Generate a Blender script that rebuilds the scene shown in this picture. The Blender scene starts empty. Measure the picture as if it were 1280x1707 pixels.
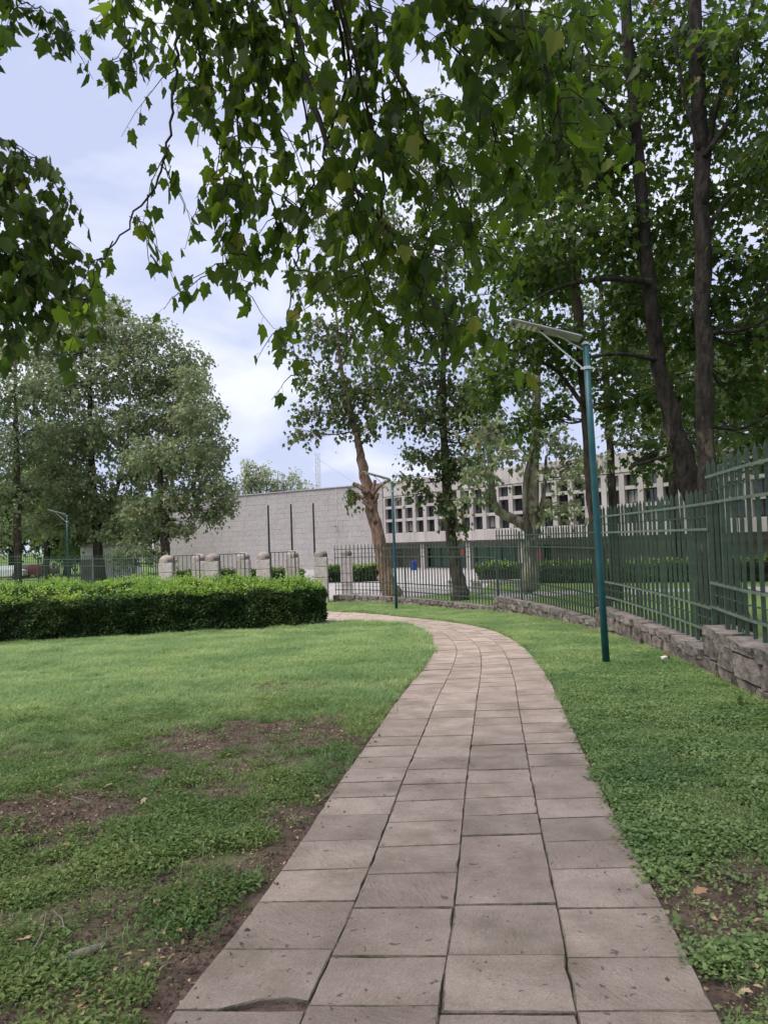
import bpy, math, random
import numpy as np
from mathutils import Vector, Matrix
R = math.radians
random.seed(7)
rng = np.random.default_rng(11)
scene = bpy.context.scene
col = scene.collection

# ------------------------------------------------------------------ camera
EYE, PITCH, ROLL, FPX = 1.6, R(2.16), R(-2.0), 1230.0
cam_d = bpy.data.cameras.new('camera')
cam = bpy.data.objects.new('camera', cam_d)
col.objects.link(cam)
cam.matrix_world = Matrix.Translation((0, 0, EYE)) @ Matrix.Rotation(math.pi / 2 + PITCH, 4, 'X') @ Matrix.Rotation(ROLL, 4, 'Z')
cam_d.sensor_fit = 'VERTICAL'
cam_d.sensor_height = 36.0
cam_d.lens = 36.0 * FPX / 1707.0
cam_d.clip_start = 0.05
cam_d.clip_end = 3000
scene.camera = cam
CAMR = np.array(cam.matrix_world.to_3x3())

# ------------------------------------------------------------------ light
SUN_EL, SUN_AZ = R(62), R(-112)          # azimuth measured from +Y towards +X
w = bpy.data.worlds.new('World')
scene.world = w
w.use_nodes = True
nt = w.node_tree
nt.nodes.clear()
out = nt.nodes.new('ShaderNodeOutputWorld')
sky = nt.nodes.new('ShaderNodeTexSky')
sky.sky_type = 'NISHITA'
sky.sun_disc = False
sky.sun_elevation = SUN_EL
sky.sun_rotation = SUN_AZ
bg1 = nt.nodes.new('ShaderNodeBackground')
bg1.inputs['Strength'].default_value = 0.10
nt.links.new(sky.outputs[0], bg1.inputs['Color'])
tc = nt.nodes.new('ShaderNodeTexCoord')
mp = nt.nodes.new('ShaderNodeMapping')
mp.inputs['Scale'].default_value = (1.0, 1.0, 2.6)
mp.inputs['Location'].default_value = (0.35, 0.1, 0.2)
nt.links.new(tc.outputs['Generated'], mp.inputs['Vector'])
n1 = nt.nodes.new('ShaderNodeTexNoise')
n1.inputs['Scale'].default_value = 2.3
n1.inputs['Detail'].default_value = 5
n1.inputs['Roughness'].default_value = 0.5
n1.inputs['Distortion'].default_value = 0.5
nt.links.new(mp.outputs[0], n1.inputs['Vector'])
cr = nt.nodes.new('ShaderNodeValToRGB')
cr.color_ramp.elements[0].position = 0.46
cr.color_ramp.elements[0].color = (0.49, 0.535, 0.735, 1)
cr.color_ramp.elements[1].position = 0.72
cr.color_ramp.elements[1].color = (0.96, 0.97, 1.02, 1)
nt.links.new(n1.outputs['Fac'], cr.inputs['Fac'])
# thin cloud is brighter around the sun
sd = (math.sin(SUN_AZ) * math.cos(SUN_EL), math.cos(SUN_AZ) * math.cos(SUN_EL), math.sin(SUN_EL))
dot = nt.nodes.new('ShaderNodeVectorMath')
dot.operation = 'DOT_PRODUCT'
dot.inputs[1].default_value = sd
nt.links.new(tc.outputs['Generated'], dot.inputs[0])
mr = nt.nodes.new('ShaderNodeMapRange')
mr.interpolation_type = 'SMOOTHSTEP'
mr.inputs['From Min'].default_value = 0.70
mr.inputs['From Max'].default_value = 1.0
mr.inputs['To Min'].default_value = 1.0
mr.inputs['To Max'].default_value = 1.8
nt.links.new(dot.outputs['Value'], mr.inputs['Value'])
bg2 = nt.nodes.new('ShaderNodeBackground')
nt.links.new(cr.outputs['Color'], bg2.inputs['Color'])
nt.links.new(mr.outputs[0], bg2.inputs['Strength'])
mx = nt.nodes.new('ShaderNodeMixShader')
mx.inputs['Fac'].default_value = 0.86
nt.links.new(bg1.outputs[0], mx.inputs[1])
nt.links.new(bg2.outputs[0], mx.inputs[2])
nt.links.new(mx.outputs[0], out.inputs['Surface'])

sun_d = bpy.data.lights.new('sun', 'SUN')
sun_d.energy = 3.2
sun_d.angle = R(50)
sun_d.color = (1.0, 0.93, 0.82)
sun = bpy.data.objects.new('sun', sun_d)
col.objects.link(sun)
sun.rotation_euler = Vector((-sd[0], -sd[1], -sd[2])).to_track_quat('-Z', 'Y').to_euler()

scene.view_settings.view_transform = 'Standard'
scene.view_settings.look = 'None'
scene.view_settings.exposure = 0.45
scene.view_settings.gamma = 1.0
scene.view_settings.use_curve_mapping = False
scene.cycles.max_bounces = 8
scene.cycles.diffuse_bounces = 4
scene.cycles.transmission_bounces = 4
scene.cycles.use_denoising = True


# ------------------------------------------------------------------ helpers
def at(px, py, Y):
    """a photograph pixel at world depth Y -> world point"""
    d = CAMR @ np.array([(px - 640.0) / FPX, -(py - 853.5) / FPX, -1.0])
    t = Y / d[1]
    return np.array([d[0] * t, Y, EYE + d[2] * t])


def g(Y):
    """height of the gently falling ground"""
    Y = np.asarray(Y, float)
    t = np.clip((Y - 24) / 10, 0, 1)
    z = -.043 * np.clip(Y, -3, 24) - .43 * (t - t * t / 2)
    return z


GF = float(g(60))


def ground_at(px, py):
    lo, hi = .3, 200.
    d = CAMR @ np.array([(px - 640.0) / FPX, -(py - 853.5) / FPX, -1.0])
    for _ in range(50):
        m = (lo + hi) / 2
        if EYE + d[2] * m / d[1] - float(g(m)) > 0: lo = m
        else: hi = m
    return at(px, py, lo)


def vnoise(x, y, seed=0):
    """smooth value noise 0..1 for numpy arrays"""
    xi = np.floor(x).astype(np.int64); yi = np.floor(y).astype(np.int64)
    fx = x - xi; fy = y - yi
    fx = fx * fx * (3 - 2 * fx); fy = fy * fy * (3 - 2 * fy)
    def h(a, b):
        n = (a * 374761393 + b * 668265263 + seed * 974711) & 0x7fffffff
        n = ((n ^ (n >> 13)) * 1274126177) & 0x7fffffff
        return ((n ^ (n >> 16)) & 0xffff) / 65535.0
    return (h(xi, yi) * (1 - fx) + h(xi + 1, yi) * fx) * (1 - fy) + (h(xi, yi + 1) * (1 - fx) + h(xi + 1, yi + 1) * fx) * fy


def fbm(x, y, seed=0, o=4):
    s = 0; a = .5; t = 0
    for i in range(o):
        s = s + a * vnoise(x * 2 ** i, y * 2 ** i, seed + i * 17); t += a; a *= .5
    return s / t


def tag(o, label=None, cat=None, group=None, kind=None):
    if label: o['label'] = label
    if cat: o['category'] = cat
    if group: o['group'] = group
    if kind: o['kind'] = kind
    return o


def thing(name, loc, label, cat, group=None, rz=0, kind=None):
    o = bpy.data.objects.new(name, None)
    o.empty_display_size = .2
    o.location = loc; o.rotation_euler.z = rz
    col.objects.link(o)
    o.matrix_world = Matrix.Translation(loc) @ Matrix.Rotation(rz, 4, 'Z')
    return tag(o, label, cat, group, kind or ('thing' if cat in ('wall', 'pillar') else None))


def link(name, me, parent=None, mat=None, loc=None):
    """link a mesh given in WORLD coordinates under a parent"""
    o = bpy.data.objects.new(name, me)
    col.objects.link(o)
    if parent is not None:
        o.parent = parent
        o.matrix_parent_inverse = parent.matrix_world.inverted()
    if mat is not None and not me.materials:
        me.materials.append(mat)
    if loc is not None: o.location = loc
    return o


def copy_tree(o, loc, rz=0.0, label=None, s=1.0):
    c = o.copy(); col.objects.link(c)
    c.location = loc; c.rotation_euler.z = rz; c.scale = (s, s, s)
    if label: c['label'] = label
    for ch in o.children:
        d = ch.copy(); col.objects.link(d); d.parent = c; d.matrix_parent_inverse = ch.matrix_parent_inverse.copy()
        for gch in ch.children:
            e = gch.copy(); col.objects.link(e); e.parent = d; e.matrix_parent_inverse = gch.matrix_parent_inverse.copy()
    return c


class MB:
    """collects primitives; build() links them as one mesh object"""
    def __init__(s): s.v = []; s.f = []
    def add(s, vs, fs):
        b = len(s.v); s.v += [tuple(map(float, p)) for p in vs]; s.f += [tuple(b + i for i in f) for f in fs]; return s
    def box(s, c, size, rz=0.0, bev=0.0, M=None):
        x, y, z = [q / 2 for q in size]
        if bev <= 0:
            p = [(-x,-y,-z),(x,-y,-z),(x,y,-z),(-x,y,-z),(-x,-y,z),(x,-y,z),(x,y,z),(-x,y,z)]
            f = [(3,2,1,0),(4,5,6,7),(0,1,5,4),(1,2,6,5),(2,3,7,6),(3,0,4,7)]
        else:
            b = bev; p = []
            for zz, k in ((-z, b), (-z + b, 0), (z - b, 0), (z, b)):
                X, Yy = x - k, y - k; c2 = b if k == 0 else b * .5
                p += [(-X + c2, -Yy, zz), (X - c2, -Yy, zz), (X, -Yy + c2, zz), (X, Yy - c2, zz), (X - c2, Yy, zz), (-X + c2, Yy, zz), (-X, Yy - c2, zz), (-X, -Yy + c2, zz)]
            f = [tuple(range(7, -1, -1)), tuple(range(24, 32))]
            for l in range(3):
                for i in range(8):
                    f.append((l*8+i, l*8+(i+1) % 8, l*8+8+(i+1) % 8, l*8+8+i))
        p = np.array(p, float)
        if M is not None: p = p @ np.array(M.to_3x3()).T
        elif rz:
            cz, sz = math.cos(rz), math.sin(rz)
            p = np.stack([p[:,0]*cz - p[:,1]*sz, p[:,0]*sz + p[:,1]*cz, p[:,2]], 1)
        return s.add(p + np.array(c, float), f)
    def tube(s, pts, rad, n=8, cap=True, jit=0.0):
        P = np.array(pts, float)
        if np.isscalar(rad): rad = [rad] * len(P)
        vs = []; up = None
        for i, p in enumerate(P):
            d = P[min(i+1, len(P)-1)] - P[max(i-1, 0)]
            d /= (np.linalg.norm(d) + 1e-9)
            if up is None:
                up = np.array([1., 0, 0]) if abs(d[0]) < .8 else np.array([0, 1., 0])
            a = up - d * np.dot(up, d); a /= np.linalg.norm(a) + 1e-9
            up = a
            b = np.cross(d, a)
            for k in range(n):
                th = 2 * math.pi * k / n
                r = rad[i] * (1 + (jit * (random.random() - .5) if jit else 0))
                vs.append(p + (a * math.cos(th) + b * math.sin(th)) * r)
        fs = []
        for i in range(len(P) - 1):
            for k in range(n):
                fs.append((i*n+k, i*n+(k+1) % n, (i+1)*n+(k+1) % n, (i+1)*n+k))
        if cap:
            fs.append(tuple(range(n-1, -1, -1))); fs.append(tuple((len(P)-1)*n + k for k in range(n)))
        return s.add(vs, fs)
    def lathe(s, prof, c, n=12, square=False):
        vs = []; fs = []
        for (r, z) in prof:
            for k in range(n):
                th = 2*math.pi*(k+.5)/n
                vs.append((c[0]+r*math.cos(th), c[1]+r*math.sin(th), c[2]+z))
        for i in range(len(prof)-1):
            for k in range(n):
                fs.append((i*n+k, i*n+(k+1) % n, (i+1)*n+(k+1) % n, (i+1)*n+k))
        fs.append(tuple(range(n-1, -1, -1))); fs.append(tuple((len(prof)-1)*n+k for k in range(n)))
        return s.add(vs, fs)
    def mesh(s, name, smooth=False):
        me = bpy.data.meshes.new(name)
        me.from_pydata(s.v, [], s.f); me.update()
        if smooth: me.polygons.foreach_set('use_smooth', [True]*len(me.polygons))
        return me
    def build(s, name, mat, parent=None, smooth=False):
        return link(name, s.mesh(name, smooth), parent, mat)


def catmull(pts, k=6):
    P = [np.array(p, float) for p in pts]
    P = [2*P[0]-P[1]] + P + [2*P[-1]-P[-2]]
    o = []
    for i in range(1, len(P)-2):
        for j in range(k):
            t = j/k
            o.append(.5*((2*P[i]) + (P[i+1]-P[i-1])*t + (2*P[i-1]-5*P[i]+4*P[i+1]-P[i+2])*t*t + (-P[i-1]+3*P[i]-3*P[i+1]+P[i+2])*t**3))
    o.append(P[-2]); return o


# ------------------------------------------------------------------ materials
def mat_new(name):
    m = bpy.data.materials.new(name); m.use_nodes = True
    return m, m.node_tree, m.node_tree.nodes['Principled BSDF']


def noise_mat(name, c1, c2, scale=4, rough=.85, bump=.3, detail=6, lo=.35, hi=.65, stretch=(1,1,1), rand=0.0, c3=None, c3scale=1.2, c3lo=.55, c3hi=.75, bscale=None, spec=.3, dist=.02, metal=0, coord='Object'):
    m, t, b = mat_new(name)
    N, L = t.nodes, t.links
    tc = N.new('ShaderNodeTexCoord'); mp = N.new('ShaderNodeMapping')
    mp.inputs['Scale'].default_value = stretch
    if coord == 'World':
        geo = N.new('ShaderNodeNewGeometry'); L.new(geo.outputs['Position'], mp.inputs['Vector'])
    else: L.new(tc.outputs[coord], mp.inputs['Vector'])
    n = N.new('ShaderNodeTexNoise'); n.inputs['Scale'].default_value = scale; n.inputs['Detail'].default_value = detail
    L.new(mp.outputs[0], n.inputs['Vector'])
    r = N.new('ShaderNodeValToRGB')
    r.color_ramp.elements[0].position = lo; r.color_ramp.elements[1].position = hi
    r.color_ramp.elements[0].color = (*c1, 1); r.color_ramp.elements[1].color = (*c2, 1)
    L.new(n.outputs['Fac'], r.inputs['Fac'])
    c = r.outputs['Color']
    if c3 is not None:
        n3 = N.new('ShaderNodeTexNoise'); n3.inputs['Scale'].default_value = c3scale; n3.inputs['Detail'].default_value = 7
        n3.inputs['Roughness'].default_value = .65
        L.new(mp.outputs[0], n3.inputs['Vector'])
        q = N.new('ShaderNodeMapRange'); q.inputs['From Min'].default_value = c3lo; q.inputs['From Max'].default_value = c3hi
        L.new(n3.outputs['Fac'], q.inputs['Value'])
        mxx = N.new('ShaderNodeMix'); mxx.data_type = 'RGBA'
        L.new(q.outputs[0], mxx.inputs['Factor']); L.new(c, mxx.inputs['A']); mxx.inputs['B'].default_value = (*c3, 1)
        c = mxx.outputs['Result']
    if rand:
        oi = N.new('ShaderNodeObjectInfo'); q = N.new('ShaderNodeMapRange')
        q.inputs['To Min'].default_value = 1-rand; q.inputs['To Max'].default_value = 1+rand
        L.new(oi.outputs['Random'], q.inputs['Value'])
        hs = N.new('ShaderNodeHueSaturation'); L.new(q.outputs[0], hs.inputs['Value']); L.new(c, hs.inputs['Color']); c = hs.outputs['Color']
    L.new(c, b.inputs['Base Color'])
    b.inputs['Roughness'].default_value = rough; b.inputs['Metallic'].default_value = metal
    b.inputs['Specular IOR Level'].default_value = spec
    if bump:
        n2 = N.new('ShaderNodeTexNoise'); n2.inputs['Scale'].default_value = bscale or scale*4; n2.inputs['Detail'].default_value = 6
        L.new(mp.outputs[0], n2.inputs['Vector'])
        bp = N.new('ShaderNodeBump'); bp.inputs['Strength'].default_value = bump; bp.inputs['Distance'].default_value = dist
        L.new(n2.outputs['Fac'], bp.inputs['Height']); L.new(bp.outputs[0], b.inputs['Normal'])
    return m


def leaf_mat(name, c1, c2, trans, tmix=.4, rough=.45, spec=.35, c3=None, p3=.9, pscale=.9, pvar=.22):
    """thin leaf: reflective face plus light coming through; tint attribute varies colour leaf by leaf"""
    m, t, b = mat_new(name)
    N, L = t.nodes, t.links
    a = N.new('ShaderNodeAttribute'); a.attribute_name = 'tint'
    oi = N.new('ShaderNodeObjectInfo')
    ad = N.new('ShaderNodeMath'); ad.operation = 'ADD'; L.new(a.outputs['Fac'], ad.inputs[0])
    fr = N.new('ShaderNodeMath'); fr.operation = 'FRACT'; L.new(oi.outputs['Random'], ad.inputs[1]); L.new(ad.outputs[0], fr.inputs[0])
    r = N.new('ShaderNodeValToRGB')
    r.color_ramp.elements[0].color = (*c1, 1); r.color_ramp.elements[1].color = (*c2, 1)
    r.color_ramp.elements[1].position = .8
    if c3 is not None:
        e = r.color_ramp.elements.new(p3); e.color = (*c2, 1)
        e = r.color_ramp.elements.new(min(.995, p3 + .04)); e.color = (*c3, 1)
    L.new(fr.outputs[0], r.inputs['Fac'])
    geo = N.new('ShaderNodeNewGeometry'); pn = N.new('ShaderNodeTexNoise'); pn.inputs['Scale'].default_value = pscale; pn.inputs['Detail'].default_value = 4
    L.new(geo.outputs['Position'], pn.inputs['Vector'])
    hv = N.new('ShaderNodeMapRange'); hv.inputs['From Min'].default_value = .35; hv.inputs['From Max'].default_value = .65; hv.inputs['To Min'].default_value = 1 - pvar; hv.inputs['To Max'].default_value = 1 + pvar
    L.new(pn.outputs['Fac'], hv.inputs['Value'])
    hh = N.new('ShaderNodeMapRange'); hh.inputs['From Min'].default_value = .35; hh.inputs['From Max'].default_value = .65; hh.inputs['To Min'].default_value = .5 + pvar*.10; hh.inputs['To Max'].default_value = .5 - pvar*.10
    L.new(pn.outputs['Fac'], hh.inputs['Value'])
    hs = N.new('ShaderNodeHueSaturation'); L.new(r.outputs['Color'], hs.inputs['Color']); L.new(hv.outputs[0], hs.inputs['Value']); L.new(hh.outputs[0], hs.inputs['Hue'])
    r = hs
    L.new(r.outputs['Color'], b.inputs['Base Color'])
    b.inputs['Roughness'].default_value = rough; b.inputs['Specular IOR Level'].default_value = spec
    tr = N.new('ShaderNodeBsdfTranslucent')
    mm = N.new('ShaderNodeMix'); mm.data_type = 'RGBA'; mm.blend_type = 'MIX'; mm.inputs['Factor'].default_value = .35
    mm.inputs['A'].default_value = (*trans, 1); L.new(r.outputs['Color'], mm.inputs['B'])
    L.new(mm.outputs['Result'], tr.inputs['Color'])
    ms = N.new('ShaderNodeMixShader')
    f2 = N.new('ShaderNodeMath'); f2.operation = 'MULTIPLY'; f2.inputs[1].default_value = 7.31; L.new(fr.outputs[0], f2.inputs[0])
    f3 = N.new('ShaderNodeMath'); f3.operation = 'FRACT'; L.new(f2.outputs[0], f3.inputs[0])
    f4 = N.new('ShaderNodeMapRange'); f4.inputs['To Min'].default_value = tmix*.55; f4.inputs['To Max'].default_value = min(.75, tmix*1.6); L.new(f3.outputs[0], f4.inputs['Value'])
    L.new(f4.outputs[0], ms.inputs['Fac'])
    L.new(b.outputs[0], ms.inputs[1]); L.new(tr.outputs[0], ms.inputs[2])
    L.new(ms.outputs[0], N['Material Output'].inputs['Surface'])
    return m


M = {}
M['leaf_near'] = leaf_mat('leaf_near', (.022, .045, .011), (.050, .082, .018), (.26, .42, .03), .5, .5, .2, (.20, .20, .03), .93)
M['leaf_dark'] = leaf_mat('leaf_dark', (.026, .052, .015), (.056, .090, .024), (.17, .29, .03), .40, .5, .2, (.16, .13, .04), .95)
M['leaf_mid'] = leaf_mat('leaf_mid', (.055, .085, .036), (.10, .13, .055), (.18, .27, .05), .38, .5, .4, (.24, .17, .07), .92)
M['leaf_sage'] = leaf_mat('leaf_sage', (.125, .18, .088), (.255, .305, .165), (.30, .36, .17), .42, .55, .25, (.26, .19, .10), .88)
M['leaf_backlit'] = leaf_mat('leaf_backlit', (.30, .36, .22), (.46, .48, .34), (.3, .35, .12), .4, .5, .4)  # backlight of the far crowns painted in as a lighter leaf colour
M['leaf_hedge'] = leaf_mat('leaf_hedge', (.020, .048, .012), (.052, .098, .020), (.10, .20, .02), .22, .45, .35)
M['leaf_shoot'] = leaf_mat('leaf_shoot', (.165, .29, .045), (.30, .43, .09), (.3, .5, .06), .4, .45, .4)
M['grass'] = leaf_mat('grass', (.17, .28, .085), (.31, .40, .19), (.33, .50, .13), .35, .5, .35, (.25, .22, .10), .95)
M['weed'] = leaf_mat('weed', (.078, .145, .038), (.20, .265, .095), (.22, .38, .06), .34, .5, .28, (.2, .18, .08), .96)
M['clover'] = leaf_mat('clover', (.10, .18, .052), (.215, .295, .115), (.22, .38, .06), .3, .5, .25)
M['bark_dark'] = noise_mat('bark_dark', (.014, .012, .010), (.050, .043, .037), 7, .95, 1, 9, .35, .7, (1, 1, .35), bscale=13, dist=.08, c3=(.095, .082, .062), c3scale=2.6, c3lo=.60, c3hi=.66, spec=.15)
M['bark_red'] = noise_mat('bark_red', (.17, .10, .075), (.36, .25, .19), 5, .95, .9, 8, .35, .7, (1, 1, .4), bscale=11, dist=.09, c3=(.08, .05, .04), c3scale=2.2, c3lo=.56, c3hi=.62)
M['bark_pale'] = noise_mat('bark_pale', (.14, .13, .10), (.32, .29, .22), 4, .95, .7, 8, .35, .7, (1, 1, .35), bscale=11, dist=.07, c3=(.09, .075, .055), c3scale=2.2, c3lo=.52, c3hi=.58)
M['bark_brown'] = noise_mat('bark_brown', (.035, .026, .021), (.11, .085, .07), 6, .95, 1, 9, .35, .7, (1, 1, .35), bscale=12, dist=.08, c3=(.17, .13, .10), c3scale=2.4, c3lo=.60, c3hi=.66, spec=.15)
M['twig'] = noise_mat('twig', (.018, .014, .012), (.045, .036, .03), 9, .9, 0)
M['soil'] = None
M['iron'] = noise_mat('iron', (.028, .052, .034), (.052, .086, .056), 9, .5, .15, 5, rand=.18, c3=(.10, .085, .06), c3scale=14, c3lo=.68, c3hi=.78, spec=.5)
M['iron_rail'] = noise_mat('iron_rail', (.085, .118, .088), (.14, .18, .14), 7, .5, .15, 5, spec=.5)
M['teal'] = noise_mat('teal', (.005, .060, .072), (.010, .088, .102), 5, .42, .05, 4, spec=.5, c3=(.03, .06, .06), c3scale=3, c3lo=.62, c3hi=.75)
M['alu'] = noise_mat('alu', (.55, .57, .58), (.70, .72, .73), 6, .35, .05, metal=.7)
M['lamp_white'] = noise_mat('lamp_white', (.24, .25, .25), (.31, .32, .32), 6, .45, .03)
M['led'] = noise_mat('led', (.62, .60, .45), (.75, .73, .58), 30, .3, 0)
M['solar'] = noise_mat('solar', (.008, .012, .03), (.015, .02, .05), 20, .15, 0, spec=.8)
M['black'] = noise_mat('black', (.012, .013, .014), (.025, .026, .028), 10, .5, .1)
M['wall_stone'] = noise_mat('wall_stone', (.088, .073, .062), (.225, .19, .16), 5, .95, 1.0, 9, .3, .7, rand=.25, c3=(.30, .22, .13), c3scale=1.6, c3lo=.64, c3hi=.72, bscale=9, dist=.06)
M['coping'] = noise_mat('coping', (.095, .083, .072), (.23, .20, .175), 6, .97, 1.0, 9, .3, .7, rand=.15, bscale=12, dist=.06, c3=(.06, .07, .045), c3scale=3, c3lo=.6, c3hi=.7)
M['mortar'] = noise_mat('mortar', (.035, .03, .027), (.075, .065, .058), 12, .98, .6)
M['cladding'] = noise_mat('cladding', (.33, .305, .305), (.41, .38, .38), 5, .9, .25, 8, rand=.04, c3=(.29, .255, .25), c3scale=1.1, c3lo=.55, c3hi=.8, coord='World', bscale=6)
M['concrete'] = noise_mat('concrete', (.345, .315, .305), (.445, .41, .395), 1.2, .92, .3, 8, rand=.05, c3=(.26, .215, .20), c3scale=.9, c3lo=.56, c3hi=.8, stretch=(1, 1, .35), coord='World', bscale=14)
M['pillar'] = noise_mat('pillar', (.42, .365, .335), (.56, .50, .47), 5, .95, .5, 8, rand=.06, c3=(.17, .14, .12), c3scale=2.2, c3lo=.55, c3hi=.75, bscale=16)
M['pillar_cap'] = noise_mat('pillar_cap', (.22, .18, .16), (.40, .34, .31), 6, .97, .7, 8, rand=.2, c3=(.09, .07, .06), c3scale=3, c3lo=.52, c3hi=.7, bscale=16)
M['paving_far'] = noise_mat('paving_far', (.27, .25, .245), (.37, .345, .335), 1.6, .9, .2, coord='World')
M['white_paint'] = noise_mat('white_paint', (.62, .61, .60), (.76, .75, .74), 3, .7, .1)
M['brown_wall'] = noise_mat('brown_wall', (.19, .165, .15), (.26, .23, .21), 2, .9, .3, coord='World', rand=.06)
M['dark_metal'] = noise_mat('dark_metal', (.022, .024, .028), (.045, .047, .052), 6, .45, .1, spec=.5)
M['red'] = noise_mat('red', (.26, .025, .028), (.33, .035, .035), 6, .45, 0)
M['blue'] = noise_mat('blue', (.02, .05, .28), (.03, .07, .34), 6, .45, 0)
M['sign_blue'] = noise_mat('sign_blue', (.45, .60, .72), (.55, .70, .80), 6, .4, 0)
M['car_white'] = noise_mat('car_white', (.68, .69, .71), (.75, .76, .78), 4, .25, 0, spec=.6)
M['car_dark'] = noise_mat('car_dark', (.10, .10, .115), (.13, .13, .15), 4, .25, 0, spec=.6)
M['car_maroon'] = noise_mat('car_maroon', (.10, .012, .016), (.13, .016, .02), 4, .3, 0, spec=.5)
M['tyre'] = noise_mat('tyre', (.015, .015, .015), (.03, .03, .03), 8, .9, .2)
M['dry_leaf'] = leaf_mat('dry_leaf', (.33, .22, .12), (.52, .38, .24), (.4, .28, .12), .2, .7, .2)
M['root'] = noise_mat('root', (.12, .10, .085), (.24, .21, .18), 8, .95, .7, stretch=(1, 1, 1))


def glass_mat(name, tint, rough=.08):
    m, t, b = mat_new(name)
    N, L = t.nodes, t.links
    b.inputs['Roughness'].default_value = rough
    b.inputs['Specular IOR Level'].default_value = .8
    oi = N.new('ShaderNodeObjectInfo')
    r = N.new('ShaderNodeValToRGB')
    for e in r.color_ramp.elements: e.color = (*tint, 1)
    r.color_ramp.interpolation = 'CONSTANT'
    e = r.color_ramp.elements.new(.62); e.color = (tint[0]*2.2+.02, tint[1]*2.2+.02, tint[2]*2.2+.02, 1)
    e = r.color_ramp.elements.new(.84); e.color = (.22, .22, .20, 1)
    r.color_ramp.elements[-1].color = (.30, .30, .28, 1)
    L.new(oi.outputs['Random'], r.inputs['Fac']); L.new(r.outputs['Color'], b.inputs['Base Color'])
    return m


M['pane'] = glass_mat('pane', (.018, .020, .024))


def door_glass():
    m, t, b = mat_new('door_glass')
    N, L = t.nodes, t.links
    gl = N.new('ShaderNodeBsdfGlossy'); gl.inputs['Roughness'].default_value = .05
    tr = N.new('ShaderNodeBsdfTransparent'); tr.inputs['Color'].default_value = (.40, .52, .50, 1)
    fz = N.new('ShaderNodeBsdfDiffuse'); fz.inputs['Color'].default_value = (.30, .46, .44, 1)
    m1 = N.new('ShaderNodeMixShader'); m1.inputs['Fac'].default_value = .45
    L.new(tr.outputs[0], m1.inputs[1]); L.new(fz.outputs[0], m1.inputs[2])
    fre = N.new('ShaderNodeFresnel')
    m2 = N.new('ShaderNodeMixShader'); L.new(fre.outputs[0], m2.inputs['Fac']); L.new(m1.outputs[0], m2.inputs[1]); L.new(gl.outputs[0], m2.inputs[2])
    L.new(m2.outputs[0], N['Material Output'].inputs['Surface'])
    return m


M['door_glass'] = door_glass()


def ground_mat():
    """brown soil with moss and crumbs; the cover attribute says where turf roots green it"""
    m, t, b = mat_new('soil')
    N, L = t.nodes, t.links
    geo = N.new('ShaderNodeNewGeometry')
    n = N.new('ShaderNodeTexNoise'); n.inputs['Scale'].default_value = 9; n.inputs['Detail'].default_value = 9; n.inputs['Roughness'].default_value = .65
    L.new(geo.outputs['Position'], n.inputs['Vector'])
    r = N.new('ShaderNodeValToRGB')
    r.color_ramp.elements[0].position = .3; r.color_ramp.elements[1].position = .72
    r.color_ramp.elements[0].color = (.060, .040, .032, 1); r.color_ramp.elements[1].color = (.19, .135, .11, 1)
    L.new(n.outputs['Fac'], r.inputs['Fac'])
    a = N.new('ShaderNodeAttribute'); a.attribute_name = 'cover'
    mm = N.new('ShaderNodeMix'); mm.data_type = 'RGBA'
    n3 = N.new('ShaderNodeTexNoise'); n3.inputs['Scale'].default_value = 26; n3.inputs['Detail'].default_value = 8
    L.new(geo.outputs['Position'], n3.inputs['Vector'])
    r3 = N.new('ShaderNodeValToRGB')
    r3.color_ramp.elements[0].position = .3; r3.color_ramp.elements[1].position = .75
    r3.color_ramp.elements[0].color = (.09, .15, .04, 1); r3.color_ramp.elements[1].color = (.20, .29, .09, 1)
    L.new(n3.outputs['Fac'], r3.inputs['Fac'])
    L.new(a.outputs['Fac'], mm.inputs['Factor']); L.new(r.outputs['Color'], mm.inputs['A']); L.new(r3.outputs['Color'], mm.inputs['B'])
    L.new(mm.outputs['Result'], b.inputs['Base Color'])
    b.inputs['Roughness'].default_value = .95; b.inputs['Specular IOR Level'].default_value = .15
    n2 = N.new('ShaderNodeTexNoise'); n2.inputs['Scale'].default_value = 45; n2.inputs['Detail'].default_value = 8
    L.new(geo.outputs['Position'], n2.inputs['Vector'])
    bp = N.new('ShaderNodeBump'); bp.inputs['Strength'].default_value = .9; bp.inputs['Distance'].default_value = .03
    L.new(n2.outputs['Fac'], bp.inputs['Height']); L.new(bp.outputs[0], b.inputs['Normal'])
    return m


M['soil'] = ground_mat()


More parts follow.
